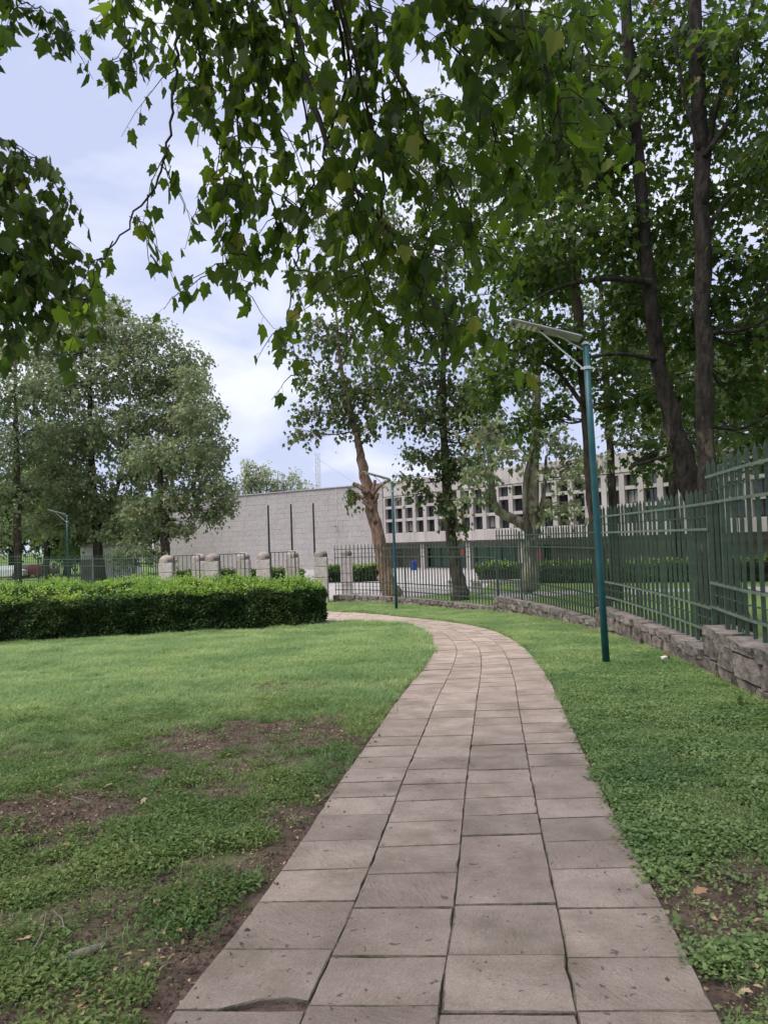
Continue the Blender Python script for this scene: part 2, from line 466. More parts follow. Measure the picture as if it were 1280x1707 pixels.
def slab_mat():
    """hand-tooled pinkish tuff: chisel strokes, pits, damp mossy stains"""
    m, t, b = mat_new('slab')
    N, L = t.nodes, t.links
    geo = N.new('ShaderNodeNewGeometry'); oi = N.new('ShaderNodeObjectInfo')
    rot = N.new('ShaderNodeVectorRotate'); rot.rotation_type = 'Z_AXIS'
    am = N.new('ShaderNodeMath'); am.operation = 'MULTIPLY'; am.inputs[1].default_value = 6.28
    L.new(oi.outputs['Random'], am.inputs[0]); L.new(am.outputs[0], rot.inputs['Angle'])
    L.new(geo.outputs['Position'], rot.inputs['Vector'])
    mp = N.new('ShaderNodeMapping'); mp.inputs['Scale'].default_value = (1, 2.0, 1)
    L.new(rot.outputs[0], mp.inputs['Vector'])
    # chisel strokes
    ch = N.new('ShaderNodeTexNoise'); ch.inputs['Scale'].default_value = 20; ch.inputs['Detail'].default_value = 9; ch.inputs['Distortion'].default_value = .15; ch.inputs['Roughness'].default_value = .68
    L.new(mp.outputs[0], ch.inputs['Vector'])
    n = N.new('ShaderNodeTexNoise'); n.inputs['Scale'].default_value = 3.2; n.inputs['Detail'].default_value = 9; n.inputs['Roughness'].default_value = .62
    L.new(geo.outputs['Position'], n.inputs['Vector'])
    r = N.new('ShaderNodeValToRGB')
    r.color_ramp.elements[0].position = .3; r.color_ramp.elements[1].position = .7
    r.color_ramp.elements[0].color = (.305, .238, .196, 1); r.color_ramp.elements[1].color = (.48, .388, .328, 1)
    L.new(n.outputs['Fac'], r.inputs['Fac'])
    # fine grain
    gr = N.new('ShaderNodeTexNoise'); gr.inputs['Scale'].default_value = 160; gr.inputs['Detail'].default_value = 3
    L.new(geo.outputs['Position'], gr.inputs['Vector'])
    gm = N.new('ShaderNodeMapRange'); gm.inputs['From Min'].default_value = .3; gm.inputs['From Max'].default_value = .7; gm.inputs['To Min'].default_value = .78; gm.inputs['To Max'].default_value = 1.16
    L.new(gr.outputs['Fac'], gm.inputs['Value'])
    rv = N.new('ShaderNodeMapRange'); rv.inputs['To Min'].default_value = .85; rv.inputs['To Max'].default_value = 1.13
    L.new(oi.outputs['Random'], rv.inputs['Value'])
    mu = N.new('ShaderNodeMath'); mu.operation = 'MULTIPLY'; L.new(gm.outputs[0], mu.inputs[0]); L.new(rv.outputs[0], mu.inputs[1])
    hs = N.new('ShaderNodeHueSaturation'); L.new(r.outputs['Color'], hs.inputs['Color']); L.new(mu.outputs[0], hs.inputs['Value'])
    # mossy stain
    st = N.new('ShaderNodeTexNoise'); st.inputs['Scale'].default_value = 1.7; st.inputs['Detail'].default_value = 8; st.inputs['Roughness'].default_value = .7
    L.new(geo.outputs['Position'], st.inputs['Vector'])
    sm = N.new('ShaderNodeMapRange'); sm.inputs['From Min'].default_value = .50; sm.inputs['From Max'].default_value = .74; sm.inputs['To Max'].default_value = .62
    L.new(st.outputs['Fac'], sm.inputs['Value'])
    mm = N.new('ShaderNodeMix'); mm.data_type = 'RGBA'; L.new(sm.outputs[0], mm.inputs['Factor']); L.new(hs.outputs['Color'], mm.inputs['A']); mm.inputs['B'].default_value = (.135, .115, .075, 1)
    # pits
    vo = N.new('ShaderNodeTexVoronoi'); vo.inputs['Scale'].default_value = 24
    wn = N.new('ShaderNodeTexNoise'); wn.inputs['Scale'].default_value = 14
    L.new(geo.outputs['Position'], wn.inputs['Vector'])
    wm = N.new('ShaderNodeMix'); wm.data_type = 'VECTOR'; wm.inputs['Factor'].default_value = .11
    L.new(geo.outputs['Position'], wm.inputs['A']); L.new(wn.outputs['Color'], wm.inputs['B']); L.new(wm.outputs['Result'], vo.inputs['Vector'])
    pr = N.new('ShaderNodeSeparateColor'); L.new(vo.outputs['Color'], pr.inputs[0])
    ps = N.new('ShaderNodeMapRange'); ps.inputs['From Min'].default_value = .58; ps.inputs['From Max'].default_value = 1; ps.inputs['To Min'].default_value = .0; ps.inputs['To Max'].default_value = .27
    L.new(pr.outputs[0], ps.inputs['Value'])
    lt = N.new('ShaderNodeMath'); lt.operation = 'SUBTRACT'; L.new(ps.outputs[0], lt.inputs[0]); L.new(vo.outputs['Distance'], lt.inputs[1])
    pm = N.new('ShaderNodeMapRange'); pm.inputs['From Min'].default_value = 0; pm.inputs['From Max'].default_value = .05
    L.new(lt.outputs[0], pm.inputs['Value'])
    m2 = N.new('ShaderNodeMix'); m2.data_type = 'RGBA'; L.new(mm.outputs['Result'], m2.inputs['A']); m2.inputs['B'].default_value = (.10, .075, .06, 1)
    pf = N.new('ShaderNodeMath'); pf.operation = 'MULTIPLY'; pf.inputs[1].default_value = .62; L.new(pm.outputs[0], pf.inputs[0]); L.new(pf.outputs[0], m2.inputs['Factor'])
    L.new(m2.outputs['Result'], b.inputs['Base Color'])
    b.inputs['Roughness'].default_value = .8; b.inputs['Specular IOR Level'].default_value = .25
    h1 = N.new('ShaderNodeMath'); h1.operation = 'MULTIPLY'; h1.inputs[1].default_value = .8; L.new(pm.outputs[0], h1.inputs[0])
    h2 = N.new('ShaderNodeMath'); h2.operation = 'SUBTRACT'; L.new(ch.outputs['Fac'], h2.inputs[0]); L.new(h1.outputs[0], h2.inputs[1])
    h3 = N.new('ShaderNodeMath'); h3.operation = 'MULTIPLY_ADD'; h3.inputs[1].default_value = .12; L.new(gr.outputs['Fac'], h3.inputs[0]); L.new(h2.outputs[0], h3.inputs[2])
    bp = N.new('ShaderNodeBump'); bp.inputs['Strength'].default_value = .9; bp.inputs['Distance'].default_value = .036
    L.new(h3.outputs[0], bp.inputs['Height']); L.new(bp.outputs[0], b.inputs['Normal'])
    return m


M['slab'] = slab_mat()
M['joint_dirt'] = noise_mat('joint_dirt', (.12, .098, .076), (.23, .19, .15), 22, .97, .6, 8, c3=(.06, .075, .03), c3scale=5, c3lo=.52, c3hi=.66, coord='World')

# ------------------------------------------------------------------ path plan (world metres)
PAIRS = [((-1.05, .6), (.98, .6)), ((-.94, 1.7), (1.03, 1.7)), ((-.84, 2.73), (1.1, 2.62)), ((-.71, 3.45), (1.2, 3.34)), ((-.57, 4.4), (1.34, 4.4)), ((-.40, 5.75), (1.53, 5.7)),
         ((-.13, 7.6), (1.80, 7.55)), ((.06, 9.0), (2.02, 9.0)), ((.30, 10.5), (2.25, 10.6)), ((.61, 12.4), (2.48, 12.6)), ((.90, 14.7), (2.66, 14.7)), ((.97, 16.8), (2.71, 16.8)),
         ((.94, 18.6), (2.62, 19.0)), ((.74, 20.7), (2.2, 21.3)), ((.33, 22.4), (1.33, 23.8)), ((-.45, 23.6), (.37, 25.8)), ((-1.4, 24.0), (-.95, 28.2)), ((-2.6, 24.2), (-3.3, 30.4)),
         ((-4.6, 24.6), (-5.2, 31.2)), ((-7.5, 25.5), (-7.8, 31.6))]
PL = np.array(catmull([p[0] for p in PAIRS], 12)); PR = np.array(catmull([p[1] for p in PAIRS], 12))
PC = (PL + PR) / 2
PS = np.concatenate([[0], np.cumsum(np.linalg.norm(np.diff(PC, axis=0), axis=1))])


def path_pt(s, u):
    """point on the path at length s, fraction u across"""
    l = np.array([np.interp(s, PS, PL[:, i]) for i in (0, 1)]); r = np.array([np.interp(s, PS, PR[:, i]) for i in (0, 1)])
    return l * (1 - u) + r * u


PATH_POLY = np.concatenate([PL, PR[::-1]])
WALL = np.array([(3.75, 2.0), (3.98, 6.0), (4.22, 8.9), (4.55, 10.85), (4.78, 13.0), (4.95, 16.0), (4.95, 17.7), (4.82, 20.4), (4.45, 23.4), (3.75, 26.2), (2.4, 29.0), (.5, 32.1), (-1.3, 34.0), (-2.75, 34.8)])
WALLS = np.array(catmull(WALL, 8))
HEDGE = np.array([(-14.5, 18.2), (-10.4, 19.9), (-6.0, 21.4), (-2.05, 22.9), (-2.0, 24.3), (-4.4, 24.9), (-8, 24.6), (-15.5, 22.5)])


def inside(poly, x, y):
    x = np.asarray(x); y = np.asarray(y)
    c = np.zeros(x.shape, bool); n = len(poly)
    for i in range(n):
        x1, y1 = poly[i]; x2, y2 = poly[(i+1) % n]
        k = ((y1 > y) != (y2 > y))
        if abs(y2 - y1) < 1e-12: continue
        c ^= k & (x < (x2-x1)*(y-y1)/(y2-y1) + x1)
    return c


def poly_dist(poly, x, y, closed=True):
    d = np.full(x.shape, 1e9); n = len(poly)
    for i in range(n if closed else n-1):
        a = poly[i]; b = poly[(i+1) % n]
        ab = b - a; L2 = ab @ ab + 1e-12
        t = np.clip(((x-a[0])*ab[0] + (y-a[1])*ab[1]) / L2, 0, 1)
        d = np.minimum(d, np.hypot(x-a[0]-t*ab[0], y-a[1]-t*ab[1]))
    return d


SOIL = [(60, 1372, .8, .26, .8), (160, 1330, .7, .2, .75), (250, 1290, .7, .22, .75), (330, 1252, .7, .28, .8), (400, 1226, .7, .32, .75), (470, 1213, .6, .3, .65), (540, 1236, .5, .3, .7), (100, 1352, 1.0, .3, .45), (20, 1385, .8, .3, .6), (330, 1240, .9, .3, .4), (410, 1215, .9, .35, .4), (520, 1232, .6, .35, .45), (540, 1268, .45, .4, .6), (480, 1148, 1.0, .6, .45),
        (500, 1395, .16, .35, 1.1), (470, 1440, .17, .30, 1.2), (420, 1510, .16, .26, 1.3), (355, 1590, .16, .22, 1.4), (290, 1650, .2, .18, 1.4), (225, 1700, .3, .12, 1.1), (60, 1700, .4, .10, .5), (550, 1330, .2, .4, .6), (20, 1270, .6, .2, .5), (250, 1500, .5, .25, .35), (90, 1560, .4, .25, .35),
        (1205, 1512, .24, .2, 1.6), (1250, 1480, .2, .22, 1.2), (1168, 1575, .07, .10, 1.3), (1235, 1560, .2, .10, 1.0), (1175, 1640, .06, .08, 1.0), (1250, 1650, .16, .07, .8), (1265, 1700, .2, .06, .7)]
SOILW = [(ground_at(a, b), rx, ry, s) for a, b, rx, ry, s in SOIL]


def cover(x, y):
    """how much of the turf is grown, 0..1"""
    n = fbm(x * 1.1, y * .9, 3)
    c = .95 - 1.25 * np.clip(.50 - n, 0, 1) * np.clip((11 - y) / 4, 0, 1) * (x < 1.2)
    fine = fbm(x * 6, y * 6, 9, 5) - .5
    wx = (fbm(x * 3.1, y * 3.1, 51) - .5) * 2.6; wy = (fbm(x * 3.1, y * 3.1, 52) - .5) * 2.6
    for p, rx, ry, s in SOILW:
        q = ((x-p[0] + wx*rx)/rx)**2 + ((y-p[1] + wy*ry)/ry)**2
        c = c - 1.15 * s * np.exp(-q * .8) * (1 + 2.2 * fine)
    c = c + (.8 * fine + 1.3 * (fbm(x * 2.6, y * 2.3, 77) - .52)) * np.clip((12 - y) / 5, .12, 1) * np.where(x > 1.2, .45, 1)
    return np.clip(c, .09, 1)


# ------------------------------------------------------------------ ground
def build_ground():
    xs = np.unique(np.concatenate([np.arange(-7, 6.5, .16), np.arange(-40, 45, 1.0), np.array([-900, -500, -250, -120, -80, -60, 60, 80, 120, 250, 500, 900.])]))
    ys = np.unique(np.concatenate([np.arange(-6, 14, .16), np.arange(14, 36, .4), np.arange(36, 100, 2.), np.array([-900, -400, -150, -60, -30, -15, -9, 110, 130, 160, 220, 320, 500, 900, 1500.])]))
    X, Y = np.meshgrid(xs, ys)
    Z = g(Y).copy()
    near = (np.abs(X) < 30) & (Y > -5) & (Y < 36)
    bump = (fbm(X * .9, Y * .9, 21) - .5) * .10 + (fbm(X * 4, Y * 4, 31) - .5) * .03
    dp = np.full(X.shape, 9.0)
    dp[near] = poly_dist(PATH_POLY, X[near], Y[near])
    dp[inside(PATH_POLY, X, Y)] = 0
    k = np.clip((dp - .02) / .35, 0, 1)
    Z = Z + np.where(near, (bump + .012) * k - .003 * (1 - k), 0) - np.where(near, 0, .0)
    ny, nx = X.shape
    v = np.stack([X.ravel(), Y.ravel(), Z.ravel()], 1)
    i = np.arange(ny*nx).reshape(ny, nx)
    f = np.stack([i[:-1, :-1], i[:-1, 1:], i[1:, 1:], i[1:, :-1]], -1).reshape(-1, 4)
    me = bpy.data.meshes.new('ground')
    me.from_pydata(v.tolist(), [], f.tolist()); me.update()
    a = me.attributes.new('cover', 'FLOAT', 'POINT')
    c = cover(X, Y)
    c = np.where((dp < .12) & near, 0, c)
    c = np.where(Y > 8, c, c * .55)
    a.data.foreach_set('value', c.ravel().astype(np.float32))
    me.polygons.foreach_set('use_smooth', [True] * len(me.polygons))
    o = link('ground', me, None, M['soil'])
    tag(o, 'brown soil and turf falling gently towards the fence', 'ground', kind='structure')
    return X, Y, Z


GX, GY, GZ = build_ground()
_gx, _gy = GX[0], GY[:, 0]


def gz(x, y):
    """height of the built ground sheet (bilinear)"""
    i = np.clip(np.searchsorted(_gx, x) - 1, 0, len(_gx)-2); j = np.clip(np.searchsorted(_gy, y) - 1, 0, len(_gy)-2)
    u = (x - _gx[i]) / (_gx[i+1]-_gx[i]); v = (y - _gy[j]) / (_gy[j+1]-_gy[j])
    return (GZ[j, i]*(1-u) + GZ[j, i+1]*u)*(1-v) + (GZ[j+1, i]*(1-u) + GZ[j+1, i+1]*u)*v


# ------------------------------------------------------------------ path of slabs
path = thing('path', (0, 0, 0), 'curving footpath of four rows of pinkish stone slabs', 'path', kind='structure')


def slab_mesh(c, s0, s1, broken=False, hole=None):
    """one slab: outline of 10 points with worn edge, bevel ring and sides"""
    gp = .0035
    u0, u1 = c/4 + .0008, (c+1)/4 - .0008
    out_ = []
    ns = 5
    for i in range(ns): out_.append(path_pt(s0 + gp + (s1-s0-2*gp)*i/(ns-1), u0))
    for j in range(1, 3): out_.append(path_pt(s1 - gp, u0 + (u1-u0)*j/3))
    for i in range(ns): out_.append(path_pt(s1 - gp - (s1-s0-2*gp)*i/(ns-1), u1))
    for j in range(1, 3): out_.append(path_pt(s0 + gp, u1 - (u1-u0)*j/3))
    P = np.array(out_)
    if broken:  # corner snapped off at the near inner corner
        ctr = P.mean(0)
        P = np.concatenate([P[:11], [P[11]*.5 + P[10]*.5], [P[11]*.66 + ctr*.34], [P[12]*.7 + ctr*.3], P[13:]])
    P = P + rng.uniform(-.0018, .0018, P.shape) + ((P.mean(0) - P) * (rng.random(len(P)) < .10)[:, None] * rng.uniform(.01, .035))
    ctr = P.mean(0)
    n = len(P)
    tilt = rng.uniform(-.006, .006, 2); dz = rng.uniform(-.0035, .004)
    def zz(q, k): return float(g(q[1])) + .020 + dz + (q-ctr) @ tilt + k
    vs = []
    for q in P: vs.append((*q, zz(q, -.075)))
    for q in P: vs.append((*q, zz(q, -.005)))
    Q = []
    for q in P:
        d = q-ctr; Q.append(q - d/np.linalg.norm(d)*(.004 + .009*rng.random()**5))
    for q in Q: vs.append((*q, zz(q, 0)))
    fs = []
    for l in (0, 1):
        for i in range(n):
            fs.append((l*n+(i+1) % n, l*n+i, (l+1)*n+i, (l+1)*n+(i+1) % n))
    if hole is None:
        fs.append(tuple(2*n+i for i in range(n))[::-1])
    else:       # a drilled hole goes down into the stone
        hr = .030
        th0 = np.arctan2(P[:, 1]-hole[1], P[:, 0]-hole[0])
        for rr, dz_ in ((1.35, 0), (1.0, -.006), (.85, -.05)):
            for t in th0: q = np.array(hole) + hr*rr*np.array([math.cos(t), math.sin(t)])*(1 + random.uniform(-.12, .12)); vs.append((*q, zz(q, dz_)))
        for l in (2, 3, 4):
            for i in range(n): fs.append((l*n+(i+1) % n, l*n+i, (l+1)*n+i, (l+1)*n+(i+1) % n))
        fs.append(tuple(5*n+i for i in range(n))[::-1])
    me = bpy.data.meshes.new('paving_slab'); me.from_pydata(vs, [], fs); me.update()
    me.materials.append(M['slab']); me.materials.append(M['joint_dirt'])
    me.polygons.foreach_set('material_index', [1]*(2*n) + [0]*(len(fs) - 2*n))
    return me


n_slab = 0
far_path = MB()
s_of_y = lambda y: float(np.interp(y, PC[:200, 1], PS[:200]))
for c in range(4):
    s = .0 + (.13, .30, .02, .22)[c]
    first = True
    while s < PS[-1] - .3:
        L_ = rng.uniform(.34, .47)
        e = min(s + L_, PS[-1])
        y_mid = path_pt((s+e)/2, .5)[1]
        br = (c == 0 and 2.75 < path_pt((s+e)/2, .125)[1] < 3.15 and first)
        if br: first = False
        hq = ground_at(478, 1584)[:2]; hw = path_pt((s+e)/2, .125)
        me = slab_mesh(c, s, e, br, hq if c == 0 and abs(hq[1]-hw[1]) < (e-s)*.32 else None)
        if y_mid < 24.0 and s < 24 and n_slab < 290:
            o = link('paving_slab', me, path, M['slab']); n_slab += 1
        else:
            vs = [v.co[:] for v in me.vertices]; far_path.add(vs, [tuple(p.vertices) for p in me.polygons])
            bpy.data.meshes.remove(me)
        s = e
if far_path.v:
    o = far_path.build('paving_slabs', M['slab'], path); o['kind'] = 'stuff'

# ------------------------------------------------------------------ scatter through geometry nodes
def leafset(n, fn):
    v = []; f = []
    for i in range(n):
        vs, fs = fn(i); b = len(v); v += vs; f += [tuple(b+k for k in q) for q in fs]
    return v, f


def blade(i):
    a = random.uniform(0, 6.283); h = random.uniform(.05, .13); lean = random.uniform(.3, 1.5); wd = random.uniform(.0022, .0042)
    ox, oy = random.gauss(0, .035), random.gauss(0, .035)
    ca, sa = math.cos(a), math.sin(a)
    pts = []
    for t, ww in ((0, 1), (.5, .85), (1, 0)):
        r = lean*h*t*t; z = h*t*(1-.25*lean*t)
        cx, cy = ox + ca*r, oy + sa*r
        if ww: pts += [(cx - sa*wd*ww, cy + ca*wd*ww, z), (cx + sa*wd*ww, cy - ca*wd*ww, z)]
        else: pts.append((cx, cy, z))
    return pts, [(0, 1, 3, 2), (2, 3, 4)]


def weed_leaf(i):
    a = random.uniform(0, 6.283); L_ = random.uniform(.012, .034); wd = L_*random.uniform(.2, .3); el = random.uniform(.05, .9)
    ox, oy, oz = random.gauss(0, .034), random.gauss(0, .034), random.uniform(.002, .032)
    ca, sa = math.cos(a), math.sin(a); c, s = math.cos(el)*L_, math.sin(el)*L_
    P = lambda t, wv, dz: (ox + ca*c*t - sa*wv, oy + sa*c*t + ca*wv, oz + s*t + dz)
    return [P(0, 0, 0), P(.5, wd, .004), P(1, 0, -.25*s), P(.5, -wd, .004)], [(0, 1, 2), (0, 2, 3)]


def clover_leaf(i):
    a = random.uniform(0, 6.283); r = random.uniform(.005, .0115)
    ox, oy, oz = random.gauss(0, .045), random.gauss(0, .045), random.uniform(.008, .045)
    tx, ty = random.gauss(0, .38), random.gauss(0, .38)
    P = []
    for k in range(5):
        th = a + k*1.2566
        x, y = math.cos(th)*r*(1.25 if k == 0 else 1), math.sin(th)*r
        P.append((ox+x, oy+y, oz + tx*x + ty*y))
    return P, [(0, 1, 2, 3, 4)]


def protos(name, fn, n, k, mat):
    c = bpy.data.collections.new(name)
    for i in range(k):
        v, f = leafset(n, fn)
        me = bpy.data.meshes.new(name); me.from_pydata(v, [], f); me.update(); me.materials.append(mat)
        a = me.attributes.new('tint', 'FLOAT', 'POINT'); per = len(v)//n
        a.data.foreach_set('value', np.repeat(rng.random(n), per).astype(np.float32))
        c.objects.link(bpy.data.objects.new(name, me))
    return c


P_GRASS = protos('grass_tuft', blade, 16, 5, M['grass'])
P_WEED = protos('weed_tuft', weed_leaf, 22, 5, M['weed'])
P_CLOVER = protos('clover_tuft', clover_leaf, 36, 5, M['clover'])


def scatter(name, pos, scale, coll, label, cat):
    n = len(pos)
    me = bpy.data.meshes.new(name); me.from_pydata(pos.tolist(), [], []); me.update()
    a = me.attributes.new('rot', 'FLOAT_VECTOR', 'POINT')
    r = np.stack([rng.normal(0, .12, n), rng.normal(0, .12, n), rng.uniform(0, 6.283, n)], 1)
    a.data.foreach_set('vector', r.ravel().astype(np.float32))
    a = me.attributes.new('scl', 'FLOAT', 'POINT'); a.data.foreach_set('value', scale.astype(np.float32))
    a = me.attributes.new('pid', 'INT', 'POINT'); a.data.foreach_set('value', rng.integers(0, 5, n).astype(np.int32))
    o = link(name, me); tag(o, label, cat, kind='stuff')
    ng = bpy.data.node_groups.new(name, 'GeometryNodeTree')
    ng.interface.new_socket('Geometry', in_out='INPUT', socket_type='NodeSocketGeometry')
    ng.interface.new_socket('Geometry', in_out='OUTPUT', socket_type='NodeSocketGeometry')
    N, L = ng.nodes, ng.links
    gi = N.new('NodeGroupInput'); go = N.new('NodeGroupOutput')
    ip = N.new('GeometryNodeInstanceOnPoints')
    ci = N.new('GeometryNodeCollectionInfo'); ci.inputs['Collection'].default_value = coll
    ci.inputs['Separate Children'].default_value = True; ci.inputs['Reset Children'].default_value = True
    def attr(nm, ty):
        q = N.new('GeometryNodeInputNamedAttribute'); q.data_type = ty; q.inputs['Name'].default_value = nm
        return [s_ for s_ in q.outputs if s_.enabled and s_.name == 'Attribute'][0]
    L.new(gi.outputs[0], ip.inputs['Points']); L.new(ci.outputs[0], ip.inputs['Instance'])
    ip.inputs['Pick Instance'].default_value = True
    L.new(attr('pid', 'INT'), ip.inputs['Instance Index']); L.new(attr('scl', 'FLOAT'), ip.inputs['Scale'])
    er = N.new('FunctionNodeEulerToRotation'); L.new(attr('rot', 'FLOAT_VECTOR'), er.inputs[0]); L.new(er.outputs[0], ip.inputs['Rotation'])
    L.new(ip.outputs[0], go.inputs[0])
    md = o.modifiers.new('scatter', 'NODES'); md.node_group = ng
    return o


# grass only between the view's left side and the wall, off the path and out of the hedge
def turf_points(n, y0, y1, x0, x1, dens=None):
    x = rng.uniform(x0, x1, n); y = rng.uniform(y0, y1, n)
    k = (x > -.60*y - .6) & (x < .62*y + .6)
    x, y = x[k], y[k]
    wall_x = np.interp(y, WALLS[:, 1], WALLS[:, 0])
    k = (x < wall_x + .0) & ~inside(PATH_POLY, x, y) & ~inside(HEDGE, x, y) & (y < 34)
    x, y = x[k], y[k]
    d = poly_dist(PATH_POLY, x, y)
    cv = cover(x, y)
    k = (rng.random(len(x)) < cv**1.4) & (d > .01 + .05*rng.random(len(x)))
    return x[k], y[k], d[k], cv[k]


def put(x, y, lift=0): return np.stack([x, y, gz(x, y) + lift], 1)


xs_, ys_, ds_, cs_ = [np.concatenate(q) for q in zip(
    turf_points(5000, 1.8, 4, -4, .2), turf_points(16000, 4, 8, -6, 1), turf_points(26000, 8, 14, -9.5, 1.2), turf_points(34000, 14, 20, -13, 1.5), turf_points(34000, 20, 27.5, -13, 2.5), turf_points(7000, 27, 34, -4, 3))]
k = (xs_ < 2.0)
keep = rng.random(len(xs_)) < np.clip((ys_ - 3.0) / 6, .22, 1)
k &= keep
edge = np.clip(1.35 - ds_ / .5, 0, .35) * (ys_ > 9)
scatter('lawn_grass', put(xs_[k], ys_[k]), (rng.uniform(.45, 1.05, k.sum()) * np.clip(.35 + 1.3*fbm(xs_[k]*1.9, ys_[k]*1.4, 93), .6, 1.5) * np.clip(.45 + ys_[k]*.035, .5, 1.05) * (1 + edge[k])), P_GRASS, 'short bright green grass of the lawn left of the path', 'grass')
xs_, ys_, ds_, cs_ = [np.concatenate(q) for q in zip(turf_points(9000, 1.8, 3.2, -2.5, .2), turf_points(22000, 3.2, 5.5, -4, .5), turf_points(26000, 5.5, 9.5, -6.5, 1))]
k = rng.random(len(xs_)) < np.clip((10.5 - ys_) / 5, .1, 1)
cl = fbm(xs_*3.6, ys_*3.6, 92); k &= (rng.random(len(xs_)) < np.clip((cl - .28)*4.0, .1, 1))
scatter('lawn_weeds', put(xs_[k], ys_[k]), rng.uniform(.6, 1.2, k.sum()) * np.clip(.4 + cl[k]*1.3, .6, 1.5), P_WEED, 'low leafy weeds growing thinly over the brown soil left of the path', 'weeds')
xs_, ys_, ds_, cs_ = [np.concatenate(q) for q in zip(turf_points(5000, 1.8, 4, .8, 3.2), turf_points(15000, 4, 8, 1, 4.6), turf_points(15000, 8, 14, 1.5, 5), turf_points(9000, 14, 21, 2, 5))]
k = (xs_ > 1.0) & (rng.random(len(xs_)) < np.clip(1.25 - np.clip(ys_-10, 0, 9)/9 + .0, .15, 1))
cl = fbm(xs_*3.2, ys_*3.2, 91); k &= (rng.random(len(xs_)) < np.clip((cl - .22)*4.0, .12, 1))
scatter('clover_cover', put(xs_[k], ys_[k]), rng.uniform(.7, 1.25, k.sum()) * np.clip(.4 + cl[k]*1.0, .55, 1.2), P_CLOVER, 'dense small leaved ground cover between the path and the stone wall', 'ground cover')
xs_, ys_, ds_, cs_ = [np.concatenate(q) for q in zip(turf_points(1500, 1.8, 5, .8, 4), turf_points(7000, 5, 11, 1, 5), turf_points(16000, 11, 20, 1.5, 5), turf_points(16000, 20, 27, -1, 5), turf_points(7000, 26, 34.5, -6, 3.5))]
k = (xs_ > 1.0) | (ys_ > 24)
scatter('verge_grass', put(xs_[k], ys_[k]), rng.uniform(.5, .95, k.sum()) * np.clip(.4 + ys_[k]*.04, .5, 1), P_GRASS, 'green grass verge between the path and the foot of the stone wall', 'grass')

def bit(i):
    a = random.uniform(0, 6.283); L_ = random.uniform(.008, .03); wd = random.uniform(.002, .006); ox, oy = random.gauss(0, .06), random.gauss(0, .06); z = random.uniform(.004, .016)
    ca, sa = math.cos(a), math.sin(a); t = random.uniform(-.008, .008)
    return [(ox - sa*wd, oy + ca*wd, z), (ox + sa*wd, oy - ca*wd, z), (ox + ca*L_, oy + sa*L_, z + t), (ox + ca*L_*.5 - sa*wd*1.6, oy + sa*L_*.5 + ca*wd*1.6, z + .005)], [(0, 1, 2, 3)]


def clod(i):
    r = random.uniform(.003, .011); ox, oy = random.gauss(0, .07), random.gauss(0, .07)
    P = [(ox + r*math.cos(k*1.57 + i)*random.uniform(.7, 1.2), oy + r*math.sin(k*1.57 + i)*random.uniform(.7, 1.2), .002) for k in range(4)] + [(ox, oy, r*1.1)]
    return P, [(0, 1, 4), (1, 2, 4), (2, 3, 4), (3, 0, 4)]


P_BIT = protos('dry_bits', bit, 7, 5, M['dry_leaf'])
P_CLOD = protos('clods', clod, 12, 5, M['soil'])
x = rng.uniform(-4.5, 3.5, 26000); y = 1.8 + rng.random(26000)**1.3*9.5
k = ~inside(PATH_POLY, x, y) & (x < 3.3); x, y = x[k], y[k]
cv = cover(x, y)
k = rng.random(len(x)) < np.clip(.9 - cv, .02, .6)
scatter('soil_clods', put(x[k], y[k]), rng.uniform(.6, 1.5, k.sum()), P_CLOD, 'small crumbs of brown soil on the bare patches', 'soil crumbs')
k = rng.random(len(x)) < np.clip(.5 - cv*.5, .03, .4)*.35
scatter('dry_debris', put(x[k], y[k]), rng.uniform(.6, 1.4, k.sum()), P_BIT, 'scattered bits of dry leaf and straw on the soil', 'dry leaf bits')

# ------------------------------------------------------------------ stone wall in four stepped runs with iron fence above
WS = np.concatenate([[0], np.cumsum(np.linalg.norm(np.diff(WALLS, axis=0), axis=1))])


def wall_pt(s, off=0.0):
    p = np.array([np.interp(s, WS, WALLS[:, i]) for i in (0, 1)])
    q = np.array([np.interp(min(s+.15, WS[-1]), WS, WALLS[:, i]) for i in (0, 1)]) - np.array([np.interp(max(s-.15, 0), WS, WALLS[:, i]) for i in (0, 1)])
    q /= np.linalg.norm(q)
    nrm = np.array([q[1], -q[0]])       # to the park building's side
    return p + nrm*off, math.atan2(q[1], q[0])


def s_at_y(y): return float(np.interp(y, WALLS[:, 1], WS))


